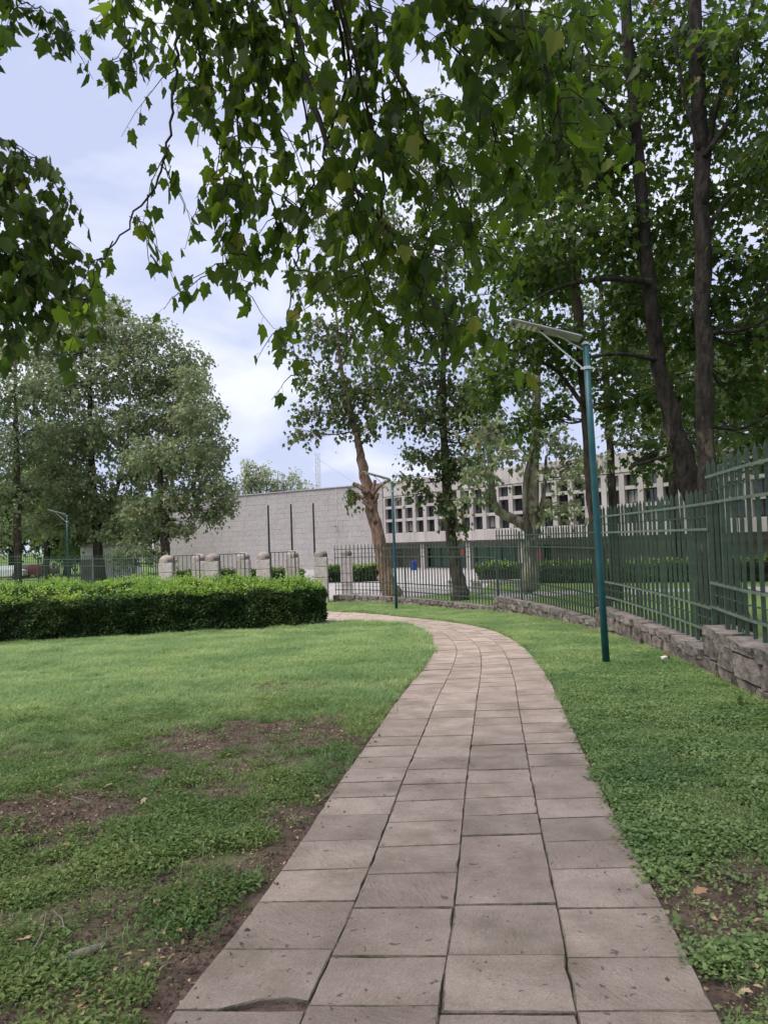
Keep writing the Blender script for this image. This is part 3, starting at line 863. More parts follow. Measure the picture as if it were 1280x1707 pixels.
def rough_block(size, jit, nx=3, ny=2, nz=2):
    """rock-faced block about the origin, front face (-y) bulging"""
    X, Y, Z = size; idx = {}; vs = []; fs = []
    def vert(i, j, k):
        if (i, j, k) not in idx:
            x, y, z = (i/nx-.5)*X, (j/ny-.5)*Y, (k/nz-.5)*Z
            e = sum((i in (0, nx), j in (0, ny), k in (0, nz)))
            s_ = 1 - .035*(e - 1)
            bul = -.22*jit*10*(.05) if j == 0 and e == 1 else 0
            idx[(i, j, k)] = len(vs)
            vs.append((x*s_ + random.uniform(-1, 1)*jit*.7, y*s_ + bul + random.uniform(-1, 1)*jit, z*s_ + random.uniform(-1, 1)*jit*.6))
        return idx[(i, j, k)]
    for i in range(nx):
        for j in range(ny):
            fs.append((vert(i, j, 0), vert(i, j+1, 0), vert(i+1, j+1, 0), vert(i+1, j, 0)))
            fs.append((vert(i, j, nz), vert(i+1, j, nz), vert(i+1, j+1, nz), vert(i, j+1, nz)))
    for i in range(nx):
        for k in range(nz):
            fs.append((vert(i, 0, k), vert(i+1, 0, k), vert(i+1, 0, k+1), vert(i, 0, k+1)))
            fs.append((vert(i, ny, k), vert(i, ny, k+1), vert(i+1, ny, k+1), vert(i+1, ny, k)))
    for j in range(ny):
        for k in range(nz):
            fs.append((vert(0, j, k), vert(0, j, k+1), vert(0, j+1, k+1), vert(0, j+1, k)))
            fs.append((vert(nx, j, k), vert(nx, j+1, k), vert(nx, j+1, k+1), vert(nx, j, k+1)))
    return vs, fs


def xform(vs, c, rz, sc=(1, 1, 1)):
    v = np.array(vs)*np.array(sc); cz, sz = math.cos(rz), math.sin(rz)
    return np.stack([v[:, 0]*cz - v[:, 1]*sz + c[0], v[:, 0]*sz + v[:, 1]*cz + c[1], v[:, 2] + c[2]], 1)


RUNS = [(s_at_y(3.0), s_at_y(10.85), .20), (s_at_y(10.85), s_at_y(17.7), -.18), (s_at_y(17.7), s_at_y(26.2), -.55), (s_at_y(26.2), WS[-1] - .25, -.93)]
WALL_LABELS = ['nearest rough stone wall run, highest step, with big rock faced blocks', 'second stone wall run, one step lower, behind the near lamp post', 'third low stone wall run along the grass verge, two steps down',
               'lowest far stone wall run ending at the pillar with the blue plate']
FENCE_LABELS = ['tallest nearest green iron fence section at the right edge', 'second green iron fence section, one step down, right of the near lamp post', 'third green iron fence section in front of the forked tree',
                'far straight iron fence section between the gate pillar and the third section']
TH = .42
block_var = [rough_block((1, 1, 1), .0, 3, 2, 2) for _ in range(1)]
for r, (s0, s1, W) in enumerate(RUNS):
    p0, _ = wall_pt((s0+s1)/2, TH/2)
    root = thing('stone_wall', (p0[0], p0[1], float(g(p0[1]))), WALL_LABELS[r], 'wall', 'stepped stone wall runs under the iron fence')
    core = MB()
    n = max(6, int((s1-s0)/.6))
    for i in range(n):
        a, b = s0 + .02 + (s1-s0-.04)*i/n, s0 + .02 + (s1-s0-.04)*(i+1)/n
        m, rz = wall_pt((a+b)/2, TH/2)
        zb = float(g(m[1])) - .35
        core.box((m[0], m[1], (zb+W-.07)/2), (b-a+.05, TH-.09 + .002*(i % 2), W-.07-zb - .003*(i % 2)), rz)
    core.build('mortar', M['mortar'], root)
    # coping stones
    hc = .13
    s = s0
    while s < s1 - .05:
        L_ = min(rng.uniform(.6, 1.15), s1 - s)
        if s1 - s - L_ < .2: L_ = s1 - s
        m, rz = wall_pt(s + L_/2, TH/2)
        vs, fs = rough_block((L_ - .012, TH + rng.uniform(.0, .07), hc + rng.uniform(-.01, .03)), .024, 5, 3, 1)
        mb = MB(); mb.add(xform(vs, (m[0], m[1], W - hc/2), rz), fs); mb.build('coping_stone', M['coping'], root)
        s += L_
    # courses of rock-faced blocks down to the ground
    crs = 0
    ztop = W - hc
    gmin = float(g(wall_pt(s1)[0][1])) - .12
    while ztop > gmin:
        h = (.30, .26, .24, .3)[crs % 4] if r < 2 else .24
        s = s0 + (-.0)
        first = True
        while s < s1 - .05:
            L_ = rng.uniform(.4, .95)
            if first and crs % 2: L_ *= .6
            first = False
            L_ = min(L_, s1 - s)
            if s1 - s - L_ < .16: L_ = s1 - s
            m, rz = wall_pt(s + L_/2, TH/2)
            if ztop > float(g(m[1])) - .05:
                vs, fs = rough_block((L_ - .014, TH + rng.uniform(-.02, .05), h - .012), .024, 4, 2, 2)
                mb = MB(); mb.add(xform(vs, (m[0], m[1] , ztop - h/2), rz), fs); mb.build('stone', M['wall_stone'], root)
            s += L_
        ztop -= h; crs += 1


def picket_mesh(h, wd, dp):
    """flat bar with a spear tip; origin at its foot"""
    mb = MB(); t = .085
    x, y = wd/2, dp/2
    v = [(-x, -y, 0), (x, -y, 0), (x, y, 0), (-x, y, 0), (-x, -y, h-t), (x, -y, h-t), (x, y, h-t), (-x, y, h-t), (-x*.5, 0, h), (x*.5, 0, h)]
    f = [(3, 2, 1, 0), (0, 1, 5, 4), (1, 2, 6, 5), (2, 3, 7, 6), (3, 0, 4, 7), (4, 5, 9, 8), (6, 7, 8, 9), (5, 6, 9), (7, 4, 8)]
    mb.add(v, f)
    me = mb.mesh('picket'); me.materials.append(M['iron']); return me


def fence_run(label, s_list_pt, length, W, spacing, group, off=TH/2, post_every=10, near=False, prof=(2.40, 2.15, 1.77, .61, .26), below=.04):
    tip, r1, r2, r3, r4 = prof
    p0, _ = s_list_pt(length/2)
    root = thing('iron_fence', (p0[0], p0[1], W), label, 'fence', group)
    inv = root.matrix_world.inverted()
    pk = picket_mesh(tip - below, .013, .052 if near else .042)
    bar = picket_mesh(tip - below - .05, .012, .012)
    post = MB(); post.box((0, 0, (tip-.12)/2 - below), (.06, .06, tip - .12), 0, .006)
    post = post.mesh('post'); post.materials.append(M['iron'])
    n = int(length/spacing)
    for i in range(n + 1):
        s = min(i*spacing + .04, length - .03)
        p, rz = s_list_pt(s)
        is_post = (i % post_every == 0)
        me = post if is_post else pk
        o = bpy.data.objects.new('post' if is_post else 'picket', me); col.objects.link(o); o.parent = root
        o.location = (p[0]-p0[0], p[1]-p0[1], below + rng.uniform(-.006, .006)); o.rotation_euler.z = rz + rng.uniform(-.04, .04)
        o.rotation_euler.x = rng.normal(0, .003)
        if near and i < n and i % 6 == 3:        # slimmer bars stand between the flat ones
            p, rz = s_list_pt(s + spacing/2)
            o = bpy.data.objects.new('rod', bar); col.objects.link(o); o.parent = root
            o.location = (p[0]-p0[0], p[1]-p0[1], below); o.rotation_euler.z = rz
    nseg = max(2, int(length/.8))
    for z in (r1, r2, r3, r4):
        mb = MB()
        for side in (-1, 1):
            pts = []
            for i in range(nseg+1):
                p, rz = s_list_pt(length*i/nseg)
                pts.append((p[0] + math.sin(rz)*.036*side*-1, p[1] - math.cos(rz)*.036*side*-1, W+z))
            for a, b in zip(pts[:-1], pts[1:]):
                a = np.array(a); b = np.array(b); d = b-a
                mb.box((a+b)/2, (np.linalg.norm(d)+.004, .008, .038 if near else .034), math.atan2(d[1], d[0]))
        mb.build('rail', M['iron_rail'] if near else M['iron'], root)  # near rails paler: light on their tops is put into the colour
    for z in ((r1+r2)/2, (r3+r4)/2):
        mb = MB(); pts = []
        for i in range(nseg*3+1):
            p, rz = s_list_pt(length*i/nseg/3); pts.append((p[0], p[1], W+z))
        mb.tube(pts, .007, 5)
        for i in range(n):
            p, rz = s_list_pt(min((i+.5)*spacing + .04, length))
            mb.box((p[0], p[1], W+z), (.05, .022, .022), rz)
        mb.build('tie_rod', M['iron'], root)
    return root


for r, (s0, s1, W) in enumerate(RUNS):
    fence_run(FENCE_LABELS[r], lambda s, s0=s0: wall_pt(s0 + s, TH*.5), s1 - s0 - .02, W, (.30, .27, .225, .215)[r], 'stepped green iron fence sections on the stone wall', near=(r < 2), post_every=(24, 27, 30, 30)[r])

# fence left of the gates, in two steps
LA, LB, LC = np.array((-10.5, 34.2)), np.array((-21.6, 46.0)), np.array((-35., 57.))


def seg_pt(a, b):
    d = b-a; L_ = np.linalg.norm(d); rz = math.atan2(d[1], d[0])
    return (lambda s: (a + d*(s/L_), rz)), L_


f1, l1 = seg_pt(LA, LB); f2, l2 = seg_pt(LB, LC)
fence_run('iron fence section left of the gate pillars behind the clipped hedge', f1, l1, -1.0, .25, 'iron fence sections behind the clipped hedge', prof=(2.36, 2.12, 1.74, .61, .26))
fence_run('iron fence section at the far left in front of the parked cars', f2, l2, -.78, .27, 'iron fence sections behind the clipped hedge', prof=(2.36, 2.12, 1.74, .61, .26))
for nm, fn, ln, W in (('low_wall', f1, l1, -1.0), ('low_wall', f2, l2, -.78)):
    p, rz = fn(ln/2)
    mb = MB(); mb.box((p[0], p[1], (W - 1.6)/2), (ln, .35, W + 1.6), rz, .02)
    o = mb.build(nm, M['coping'], None)
    tag(o, 'low stone footing under the iron fence left of the gates' if fn is f1 else 'low stone footing under the far left iron fence', 'wall', 'footings of the left fence', 'thing')

# ------------------------------------------------------------------ gate pillars and gates
def pillar_proto(loc, label):
    root = thing('gate_pillar', loc, label, 'pillar', 'round topped stone gate pillars')
    zs = [0, .62, 1.22, 1.72, 2.16]
    for a, b in zip(zs[:-1], zs[1:]):
        mb = MB(); mb.box((loc[0], loc[1], loc[2] + (a+b)/2), (.62, .62, b-a-.014), 0, .02); mb.build('stone_block', M['pillar'], root)
    mb = MB(); pr = []
    for i in range(8):
        t = i/7*math.pi/2
        pr.append((math.cos(t), math.sin(t)))
    vs = []; fs = []
    n = 16
    prof = [(1.0, 0), (1.0, .10)] + [(max(.02, c), ((.10 + .25*s_))) for c, s_ in pr[1:]]
    for c, z in prof:
        for k in range(n):
            th = 2*math.pi*(k+.5)/n
            q = max(abs(math.cos(th)), abs(math.sin(th)))
            sq = .4 + .6/q
            rr = .312*c*sq
            vs.append((loc[0] + rr*math.cos(th), loc[1] + rr*math.sin(th), loc[2] + 2.165 + z))
    for i in range(len(prof)-1):
        for k in range(n): fs.append((i*n+k, i*n+(k+1) % n, (i+1)*n+(k+1) % n, (i+1)*n+k))
    fs.append(tuple((len(prof)-1)*n+k for k in range(n)))
    mb.add(vs, fs); mb.build('capstone', M['pillar_cap'], root, True)
    return root


PIL = [(-10.05, 34, 'leftmost stone gate pillar with a pale plate, end of the left fence'), (-8.87, 35.2, 'second gate pillar from the left, behind the first gate'), (-7.95, 34, 'third gate pillar from the left with a dark weathered cap'),
       (-6.77, 35.2, 'fourth gate pillar from the left behind the second gate, darkest cap'), (-5.6, 34, 'fifth gate pillar from the left, pale speckled cap, below a flagpole'), (-4.44, 35.2, 'sixth gate pillar from the left behind the third gate'),
       (-3.03, 34.6, 'right hand gate pillar with a blue plate where the iron fence ends')]
pp = None
for i, (x, y, lb) in enumerate(PIL):
    loc = (x, y, GF - .02)
    if pp is None: pp = pillar_proto(loc, lb)
    else: copy_tree(pp, loc, 0, lb)
# copies keep parent-inverse of the first pillar, inner pillar stands beyond the fence
copy_tree(pp, (-2.1, 39.5, GF - .1), 0, 'separate round topped pillar standing inside, behind the far iron fence', 1.0)
for (x, y, lb) in ((-10.05, 34, 'pale blue plate on the leftmost gate pillar'), (-3.03, 34.6, 'pale blue plate on the right hand gate pillar')):
    mb = MB(); mb.box((x - .02, y - .29, GF + 1.98), (.26, .02, .30), 0, .004)
    o = mb.build('notice_plate', M['sign_blue']); tag(o, lb, 'sign', 'blue plates on the gate pillars')


def gate(loc, rz, label):
    root = thing('iron_gate', loc, label, 'gate', 'iron gates between the pillars', rz)
    Mx = root.matrix_world
    def put_(mb, nm, mat):
        me = mb.mesh(nm); me.materials.append(mat)
        o = bpy.data.objects.new(nm, me); col.objects.link(o); o.parent = root
    for z in (.15, 1.2, 2.42):
        mb = MB(); mb.box((.6, 0, z), (1.2, .03, .045)); put_(mb, 'rail', M['iron_rail'])
    for i in range(7):
        mb = MB(); x = .03 + i*.19; mb.box((x, 0, 1.29), (.05 if i in (0, 6) else .024, .026, 2.22)); put_(mb, 'post' if i in (0, 6) else 'bar', M['iron'])
    mb = MB(); mb.box((1.12, -.04, 1.0), (.08, .05, .14), 0, .005); put_(mb, 'latch', M['dark_metal'])
    return root


for x, y, rz, lb in ((-9.75, 34.0, .35, 'half open iron gate beside the leftmost pillar'), (-7.65, 34, .35, 'half open iron gate in the middle opening'), (-5.3, 34, .35, 'half open iron gate in the right opening below the flagpoles')):
    gate((x, y, GF + .02), rz, lb)

# ------------------------------------------------------------------ solar street lamps
def lamp_proto(loc, label):
    H = 5.12
    root = thing('street_lamp', loc, label, 'street lamp', 'solar street lamps on teal poles')
    def put_(mb, nm, mat, par=None, sm=False):
        me = mb.mesh(nm, sm); me.materials.append(mat)
        o = bpy.data.objects.new(nm, me); col.objects.link(o); o.parent = par or root; return o
    mb = MB(); mb.tube([(0, 0, -.25), (0, 0, 1.5), (0, 0, 3.4), (0, 0, H)], [.058, .056, .053, .05], 14); put_(mb, 'pole', M['teal'], sm=True)
    mb = MB(); mb.lathe([(.054, 0), (.062, .005), (.062, .05), (.054, .055)], (0, 0, H - .42), 12); mb.lathe([(.05, 0), (.06, .004), (.06, .03), (.03, .05)], (0, 0, H - .02), 12)
    mb.box((.075, 0, H-.395), (.05, .03, .03)); mb.box((-.075, 0, H-.395), (.05, .03, .03))
    put_(mb, 'clamp', M['alu'])
    # panel: tilted box running to -x and rising
    tl = R(17)
    Mr = Matrix.Rotation(tl, 4, 'Y') @ Matrix.Rotation(R(-8), 4, 'X')
    c = Vector((-.62, -.0, H + .06)) + Vector((0, 0, .62*math.tan(tl)))
    mb = MB(); mb.box(c, (1.16, .235, .042), 0, .016, M=Mr); body = put_(mb, 'lamp_head', M['lamp_white'])
    up = np.array(Mr.to_3x3()) @ np.array([0, 0, 1.]); ax = np.array(Mr.to_3x3()) @ np.array([1., 0, 0])
    mb = MB(); mb.box(np.array(c) + up*.026, (1.08, .20, .008), 0, 0, M=Mr); put_(mb, 'solar_panel', M['solar'], body)
    for k in range(4):
        mb = MB(); mb.box(np.array(c) - up*.026 - ax*(.18 + .085*k), (.05, .16, .01), 0, 0, M=Mr); put_(mb, 'led_strip', M['led'], body)
    mb = MB(); mb.box(np.array(c) - up*.034 - ax*.52, (.03, .03, .02), 0, 0, M=Mr); mb.box(np.array(c) - up*.034 - ax*.06, (.05, .05, .02), 0, 0, M=Mr); put_(mb, 'sensor', M['black'], body)
    mb = MB(); e = np.array(c) - up*.03 - ax*.10
    mb.tube([(-.06, 0, H-.40), e], .014, 6); e2 = np.array(c) - up*.03 + ax*.2
    mb.tube([(-.05, .0, H-.09), e2], .011, 6); put_(mb, 'brace', M['alu'])
    return root


lp = lamp_proto((3.41, 11.7, float(g(11.7))), 'near solar street lamp on a teal pole standing in the verge right of the path')
copy_tree(lp, (.36, 29.4, float(g(29.4))), R(3), 'middle solar street lamp standing at the bend of the path before the far fence')
copy_tree(lp, (-20.4, 47.5, GF), R(8), 'far left solar street lamp standing behind the clipped hedge')
lp.rotation_euler = (R(.3), R(-1.2), 0)

# ------------------------------------------------------------------ museum building
U = np.array([.645, -.764]); NV = np.array([-.764, -.645])     # along the window front, and out of it
FO = np.array([-.05, 72.0])


def fr(s, out_, z): p = FO + U*s + NV*out_; return (p[0], p[1], z)


FRZ = math.atan2(U[1], U[0])
bld = thing('museum_building', (FO[0], FO[1], GF), 'long pale stone building with a deep concrete grid of square windows behind the trees', 'building')
PIT, NC = 1.45, 26
LEN = PIT*NC + .3
# fins and beams of the grid
for i in range(NC + 1):
    mb = MB(); mb.box(fr(i*PIT + .03, -.20, 3.95), (.42, .40, 3.5), FRZ); mb.build('fin', M['concrete'], bld)
for z in (2.18, 3.42, 4.67, 5.72):
    mb = MB()
    for i in range(NC): mb.box(fr(i*PIT + .03 + PIT/2, -.22, z), (PIT - .42, .34, .26 if z > 2.3 else .05), FRZ)
    mb.build('grid_beam', M['concrete'], bld)
for i in range(NC):
    c = i*PIT + .03 + PIT/2
    mb = MB(); mb.box(fr(c, -.33, 6.46), (PIT - .03, .70, 1.40), FRZ, .02); mb.build('parapet_panel', M['concrete'], bld)
    mb = MB(); mb.box(fr(c, -.33, 1.73), (PIT - .016, .70, .88), FRZ, .015); mb.build('spandrel_panel', M['concrete'], bld)
# windows: one prototype (frame, pane), copied into every square
wp = None
for i in range(NC):
    for zc in (2.77, 4.02, 5.17):
        p = fr(i*PIT + .03 + PIT/2, -.42, zc)
        if wp is None:
            mb = MB(); wd, hh = .52, .47
            for sx in (-1, 0, 1): mb.box((sx*(wd-.02), 0, 0), (.04 if sx else .03, .05, 2*hh))
            for sz in (-1, 1): mb.box((0, 0, sz*(hh-.02)), (2*wd - .08, .046, .04))
            me = mb.mesh('window'); me.materials.append(M['dark_metal'])
            wp = bpy.data.objects.new('window', me)
            mb = MB(); mb.box((0, .03, 0), (2*wd, .012, 2*hh)); pm_ = mb.mesh('pane'); pm_.materials.append(M['pane'])
            o = wp
        else: o = wp.copy()
        col.objects.link(o); o.parent = bld
        o.location = (p[0]-FO[0], p[1]-FO[1], zc - GF); o.rotation_euler.z = FRZ
        q = bpy.data.objects.new('pane', pm_); col.objects.link(q); q.parent = o
# body behind the grid, roof, soffit, ground floor
mb = MB(); mb.box(fr(LEN/2, -6.5, 3.9), (LEN, 11.6, 6.2), FRZ); mb.build('wall', M['brown_wall'], bld)
mb = MB(); mb.box(fr(LEN/2, -6.4, 7.07), (LEN + .1, 12.6, .14), FRZ, .01); mb.build('roof', M['concrete'], bld)
mb = MB(); mb.box(fr(LEN/2, -3.6, 1.20), (LEN, 6.3, .16), FRZ); mb.build('soffit', M['brown_wall'], bld)
mb = MB(); mb.box(fr(LEN/2, -9.5, -.05), (LEN, 5.0, 2.4), FRZ); mb.build('lobby_wall', M['dark_metal'], bld)
mb = MB(); mb.box(fr(1.4, -2.2, -.05), (3.4, .3, 2.4), FRZ); mb.build('entrance_wall', M['brown_wall'], bld)
mb = MB(); mb.box(fr(27.5, -2.6, -.05), (19, .3, 2.4), FRZ); mb.build('side_wall', M['brown_wall'], bld)
mb = MB(); mb.box(fr(.02, -6.6, -.05), (.3, 12.2, 2.36), FRZ); mb.build('end_wall', M['brown_wall'], bld)
for i in range(9):
    sx = 3.4 + i*1.5
    mb = MB(); mb.box(fr(sx + .72, -2.9, -.2), (1.38, .03, 2.1), FRZ); q = mb.build('glass_door', M['door_glass'], bld)
    mb = MB()
    for dx in (0, 1.44): mb.box(fr(sx + dx, -2.9, -.05), (.06, .09, 2.38), FRZ)
    mb.box(fr(sx + .72, -2.9, .88), (1.38, .08, .06), FRZ)
    fm = mb.mesh('door_frame'); fm.materials.append(M['white_paint'] if i % 3 == 1 else M['dark_metal'])
    f_ = bpy.data.objects.new('door_frame', fm); col.objects.link(f_); f_.parent = q
    f_.matrix_parent_inverse = bld.matrix_world.inverted()
for sx in (4.9, 10.7, 16.5):
    mb = MB(); mb.box(fr(sx, -.6, -.05), (.45, .45, 2.4), FRZ, .02); mb.build('column', M['concrete'], bld)
mb = MB(); mb.box(fr(LEN/2, -4.5, GF + .03), (LEN, 8.0, .10), FRZ); mb.build('lobby_floor', M['paving_far'], bld)
# blank clad wall to the left, slightly angled
V = np.array([-.832, .555]); VO = np.array([-.10, 72.0]); VN = np.array([-.555, -.832]); VRZ = math.atan2(V[1], V[0])
def vr(s, out_, z): p = VO + V*s + VN*out_; return (p[0], p[1], z)
BL = 34.0
mb = MB(); mb.box(vr(BL/2, -.6, 2.9), (BL, 1.0, 8.4), VRZ); mb.build('blank_wall', M['brown_wall'], bld)
mb = MB(); mb.box(vr(BL/2, -.45, 7.12), (BL + .06, 1.2, .10), VRZ); mb.build('wall_cap', M['cladding'], bld)
CH = .56; npan = 0
lowp = MB()
for k in range(15):
    zt = 7.05 - k*CH
    s = .0
    while s < BL - .05:
        L_ = float(rng.choice([1.1, 1.35, 1.6, 1.9])); L_ = min(L_, BL - s)
        if BL - s - L_ < .4: L_ = BL - s
        args = (vr(s + L_/2, -.05 + rng.uniform(-.008, .008), zt - CH/2), (L_ - .01, .16, CH - .010), VRZ)
        if k < 12 and npan < 296:
            mb = MB(); mb.box(*args, .003); mb.build('stone_panel', M['cladding'], bld); npan += 1
        else: lowp.box(*args)
        s += L_
q = lowp.build('stone_panels', M['cladding'], bld); q['kind'] = 'stuff'
# conduit and camera
mb = MB(); a = vr(5.6, .06, 7.0); b = vr(5.6, .06, 3.2); mb.tube([a, b], .02, 5); mb.build('conduit', M['white_paint'], bld)
p = vr(5.6, .30, 3.15)
rc = thing('security_camera', p, 'small pale security camera on a bracket on the blank stone wall', 'security camera')
mb = MB(); mb.box(vr(5.75, .45, 3.2), (.5, .16, .14), VRZ, .02); mb.build('body', M['lamp_white'], rc)
mb = MB(); mb.tube([vr(5.6, .04, 3.0), vr(5.65, .42, 3.1)], .03, 6); mb.build('bracket', M['lamp_white'], rc)

for i, (px, lb) in enumerate(((447, 'leftmost of three bare dark flagpoles before the blank stone wall'), (485, 'middle one of three bare dark flagpoles'), (522, 'rightmost bare flagpole, nearest the pruned tree'))):
    p = at(px, 845 - 2*i, 60)
    root = thing('flagpole', (p[0], p[1], GF), lb, 'flagpole', 'flagpoles before the blank wall')
    mb = MB(); mb.tube([(p[0], p[1], GF), (p[0], p[1], p[2])], [.085, .07], 10); mb.build('pole', M['dark_metal'], root)
    mb = MB(); mb.lathe([(.05, 0), (.09, .05), (.06, .12), (.01, .15)], p, 10); mb.build('finial', M['dark_metal'], root)
    mb = MB(); mb.box((p[0], p[1], GF + .06), (.5, .5, .2), 0, .02); mb.build('base', M['pillar'], root)

# antenna mast behind the roof
p = at(529, 755, 100)
root = thing('antenna_mast', (p[0], p[1], GF), 'thin lattice radio mast rising behind the blank wall', 'mast')
mb = MB()
for dx, dy in ((-.28, 0), (.28, 0), (0, .45)): mb.tube([(p[0]+dx, p[1]+dy, GF), (p[0]+dx, p[1]+dy, p[2])], .045, 5)
mb.build('leg', M['alu'], root)
mb = MB()
for k in range(14):
    z = GF + (p[2]-GF)*(k/14)
    h = (p[2]-GF)/14
    mb.tube([(p[0]-.28, p[1], z), (p[0]+.28, p[1], z+h)], .025, 4); mb.tube([(p[0]+.28, p[1], z), (p[0]-.28, p[1], z+h)], .025, 4)
mb.build('lattice', M['alu'], root)
mb = MB(); mb.tube([(p[0], p[1], p[2]-.8), (p[0]+7, p[1], 8.0)], .02, 4); mb.build('guy_wire', M['alu'], root)

# plaza paving and a walk behind the fence
def sheet(name, poly, z, mat, label):
    me = bpy.data.meshes.new(name); me.from_pydata([(x, y, z) for x, y in poly], [], [tuple(range(len(poly)))]); me.update()
    o = link(name, me, None, mat); tag(o, label, 'pavement', kind='structure'); return o


sheet('plaza', [(-12, 36), (1.5, 36.5), (5.0, 39), (7.5, 50), (11, 62), (4, 74), (-24, 90), (-18, 60)], GF + .012, M['paving_far'], 'pale paved forecourt between the fence and the entrance')
sheet('walkway', [(7.0, 30.5), (30, 30.5), (30, 33.2), (5.5, 37), (4.5, 36)], GF + .016, M['paving_far'], 'pale paved walk behind the iron fence')

# stone bench, bollards, bin, signs
b0 = ground_at(834, 990)
root = thing('stone_bench', (5.3, 36.6, GF), 'long grey stone bench on block legs behind the iron fence', 'bench')
mb = MB(); mb.box((5.5, 36.6, GF + .60), (2.5, .55, .14), -.2, .015); mb.build('seat', M['pillar'], root)
for dx in (-1.0, 0, 1.0):
    mb = MB(); mb.box((5.5 + dx, 36.6 - dx*.2, GF + .27), (.36, .45, .53), -.2, .015); mb.build('leg', M['pillar'], root)
bp_ = None
for x, lb in ((3.30, 'left one of two short stone bollards in the forecourt'), (4.45, 'right one of two short stone bollards in the forecourt')):
    if bp_ is None:
        bp_ = thing('stone_bollard', (x, 37.7, GF), lb, 'bollard', 'short stone bollards')
        mb = MB(); mb.box((x, 37.7, GF + .27), (.30, .30, .54), 0, .02); mb.build('shaft', M['pillar'], bp_)
        mb = MB(); mb.box((x, 37.7, GF + .60), (.34, .34, .12), 0, .03); mb.build('cap', M['pillar_cap'], bp_)
    else: copy_tree(bp_, (x, 37.7, GF), 0, lb)
p = at(690, 950, 67)
root = thing('litter_bin', (p[0], p[1], GF), 'small blue bin beside the entrance wall', 'bin')
mb = MB(); mb.lathe([(.26, 0), (.32, .75)], (p[0], p[1], GF), 10); mb.build('body', M['blue'], root)
mb = MB(); mb.lathe([(.34, 0), (.34, .06), (.1, .12)], (p[0], p[1], GF + .75), 10); mb.build('lid', M['blue'], root)
for px, py, Y, hh, lb in ((770, 921, 61.5, .62, 'small red hanging sign by the glass entrance'), (898, 925, 52.5, 1.15, 'tall red sign by the side wall behind the forked tree')):
    p = at(px, py, Y)
    root = thing('red_sign', (p[0], p[1], GF), lb, 'sign', 'red signs at the building')
    mb = MB(); mb.box((p[0], p[1], p[2]), (.34, .06, hh*.8), FRZ, .01); mb.build('sign_board', M['red'], root)
    mb = MB(); mb.tube([(p[0], p[1], GF), (p[0], p[1], p[2] - hh/2)], .03, 6); mb.build('post', M['dark_metal'], root)

# pale low block and parked cars at the far left
root = thing('gatehouse', (-20.6, 62, GF), 'low white rendered outbuilding behind the left trees', 'building')
mb = MB(); mb.box((-22.2, 60, GF + 1.55), (4.2, 3, 3.1), .2, .05); mb.build('wall', M['white_paint'], root)
mb = MB(); mb.box((-22.2, 60, GF + 3.2), (4.5, 3.3, .18), .2, .02); mb.build('roof', M['concrete'], root)
mb = MB(); mb.box((-23.6, 58.2, GF + 1.1), (.8, .1, 2.0), .2); mb.build('door', M['brown_wall'], root)


def car(loc, rz, mat, label):
    root = thing('parked_car', loc, label, 'car', 'cars parked beyond the left fence', rz)
    def put_(mb, nm, mt, par=None):
        me = mb.mesh(nm); me.materials.append(mt); o = bpy.data.objects.new(nm, me); col.objects.link(o); o.parent = par or root; return o
    prof = [(-2.1, .35), (-2.1, .75), (-1.9, .92), (-1.1, 1.0), (-.55, 1.42), (.75, 1.46), (1.5, 1.02), (2.05, .9), (2.12, .55), (2.05, .32)]
    mb = MB(); n = len(prof); v = []
    for y, k in ((-.84, 1), (.84, 1)):
        for x, z in prof: v.append((x, y*(.86 if z > 1.1 else 1), z))
    f = [tuple(range(n)), tuple(range(2*n-1, n-1, -1))] + [((i+1) % n, i, n+i, n+(i+1) % n) for i in range(n)]
    mb.add(v, f); put_(mb, 'body', mat)
    mb = MB()
    for sy in (-1, 1): mb.add([(-1.0, .80*sy, 1.03), (1.35, .80*sy, 1.05), (.72, .735*sy, 1.40), (-.52, .735*sy, 1.37)], [(0, 1, 2, 3) if sy < 0 else (3, 2, 1, 0)])
    put_(mb, 'side_window', M['black'])
    for x in (-1.3, 1.3):
        for sy in (-1, 1):
            mb = MB(); mb.tube([(x, sy*.62, .32), (x, sy*.86, .32)], .32, 14); wv = put_(mb, 'wheel', M['tyre'])
            mb = MB(); mb.tube([(x, sy*.83, .32), (x, sy*.875, .32)], .19, 10); put_(mb, 'rim', M['alu'], wv)
    for sy in (-.6, .6):
        mb = MB(); mb.box((2.1, sy, .72), (.08, .3, .14)); put_(mb, 'headlight', M['lamp_white'])
    return root


car((-41.2, 80, GF + .02), .15, M['car_white'], 'white parked car at the far left edge behind the fence')
car((-40.6, 84, GF + .02), .1, M['car_dark'], 'dark parked car right of the white one behind the fence')
car((-38.6, 82, GF + .02), .1, M['car_maroon'], 'dark red parked car farthest right behind the left tree trunks')


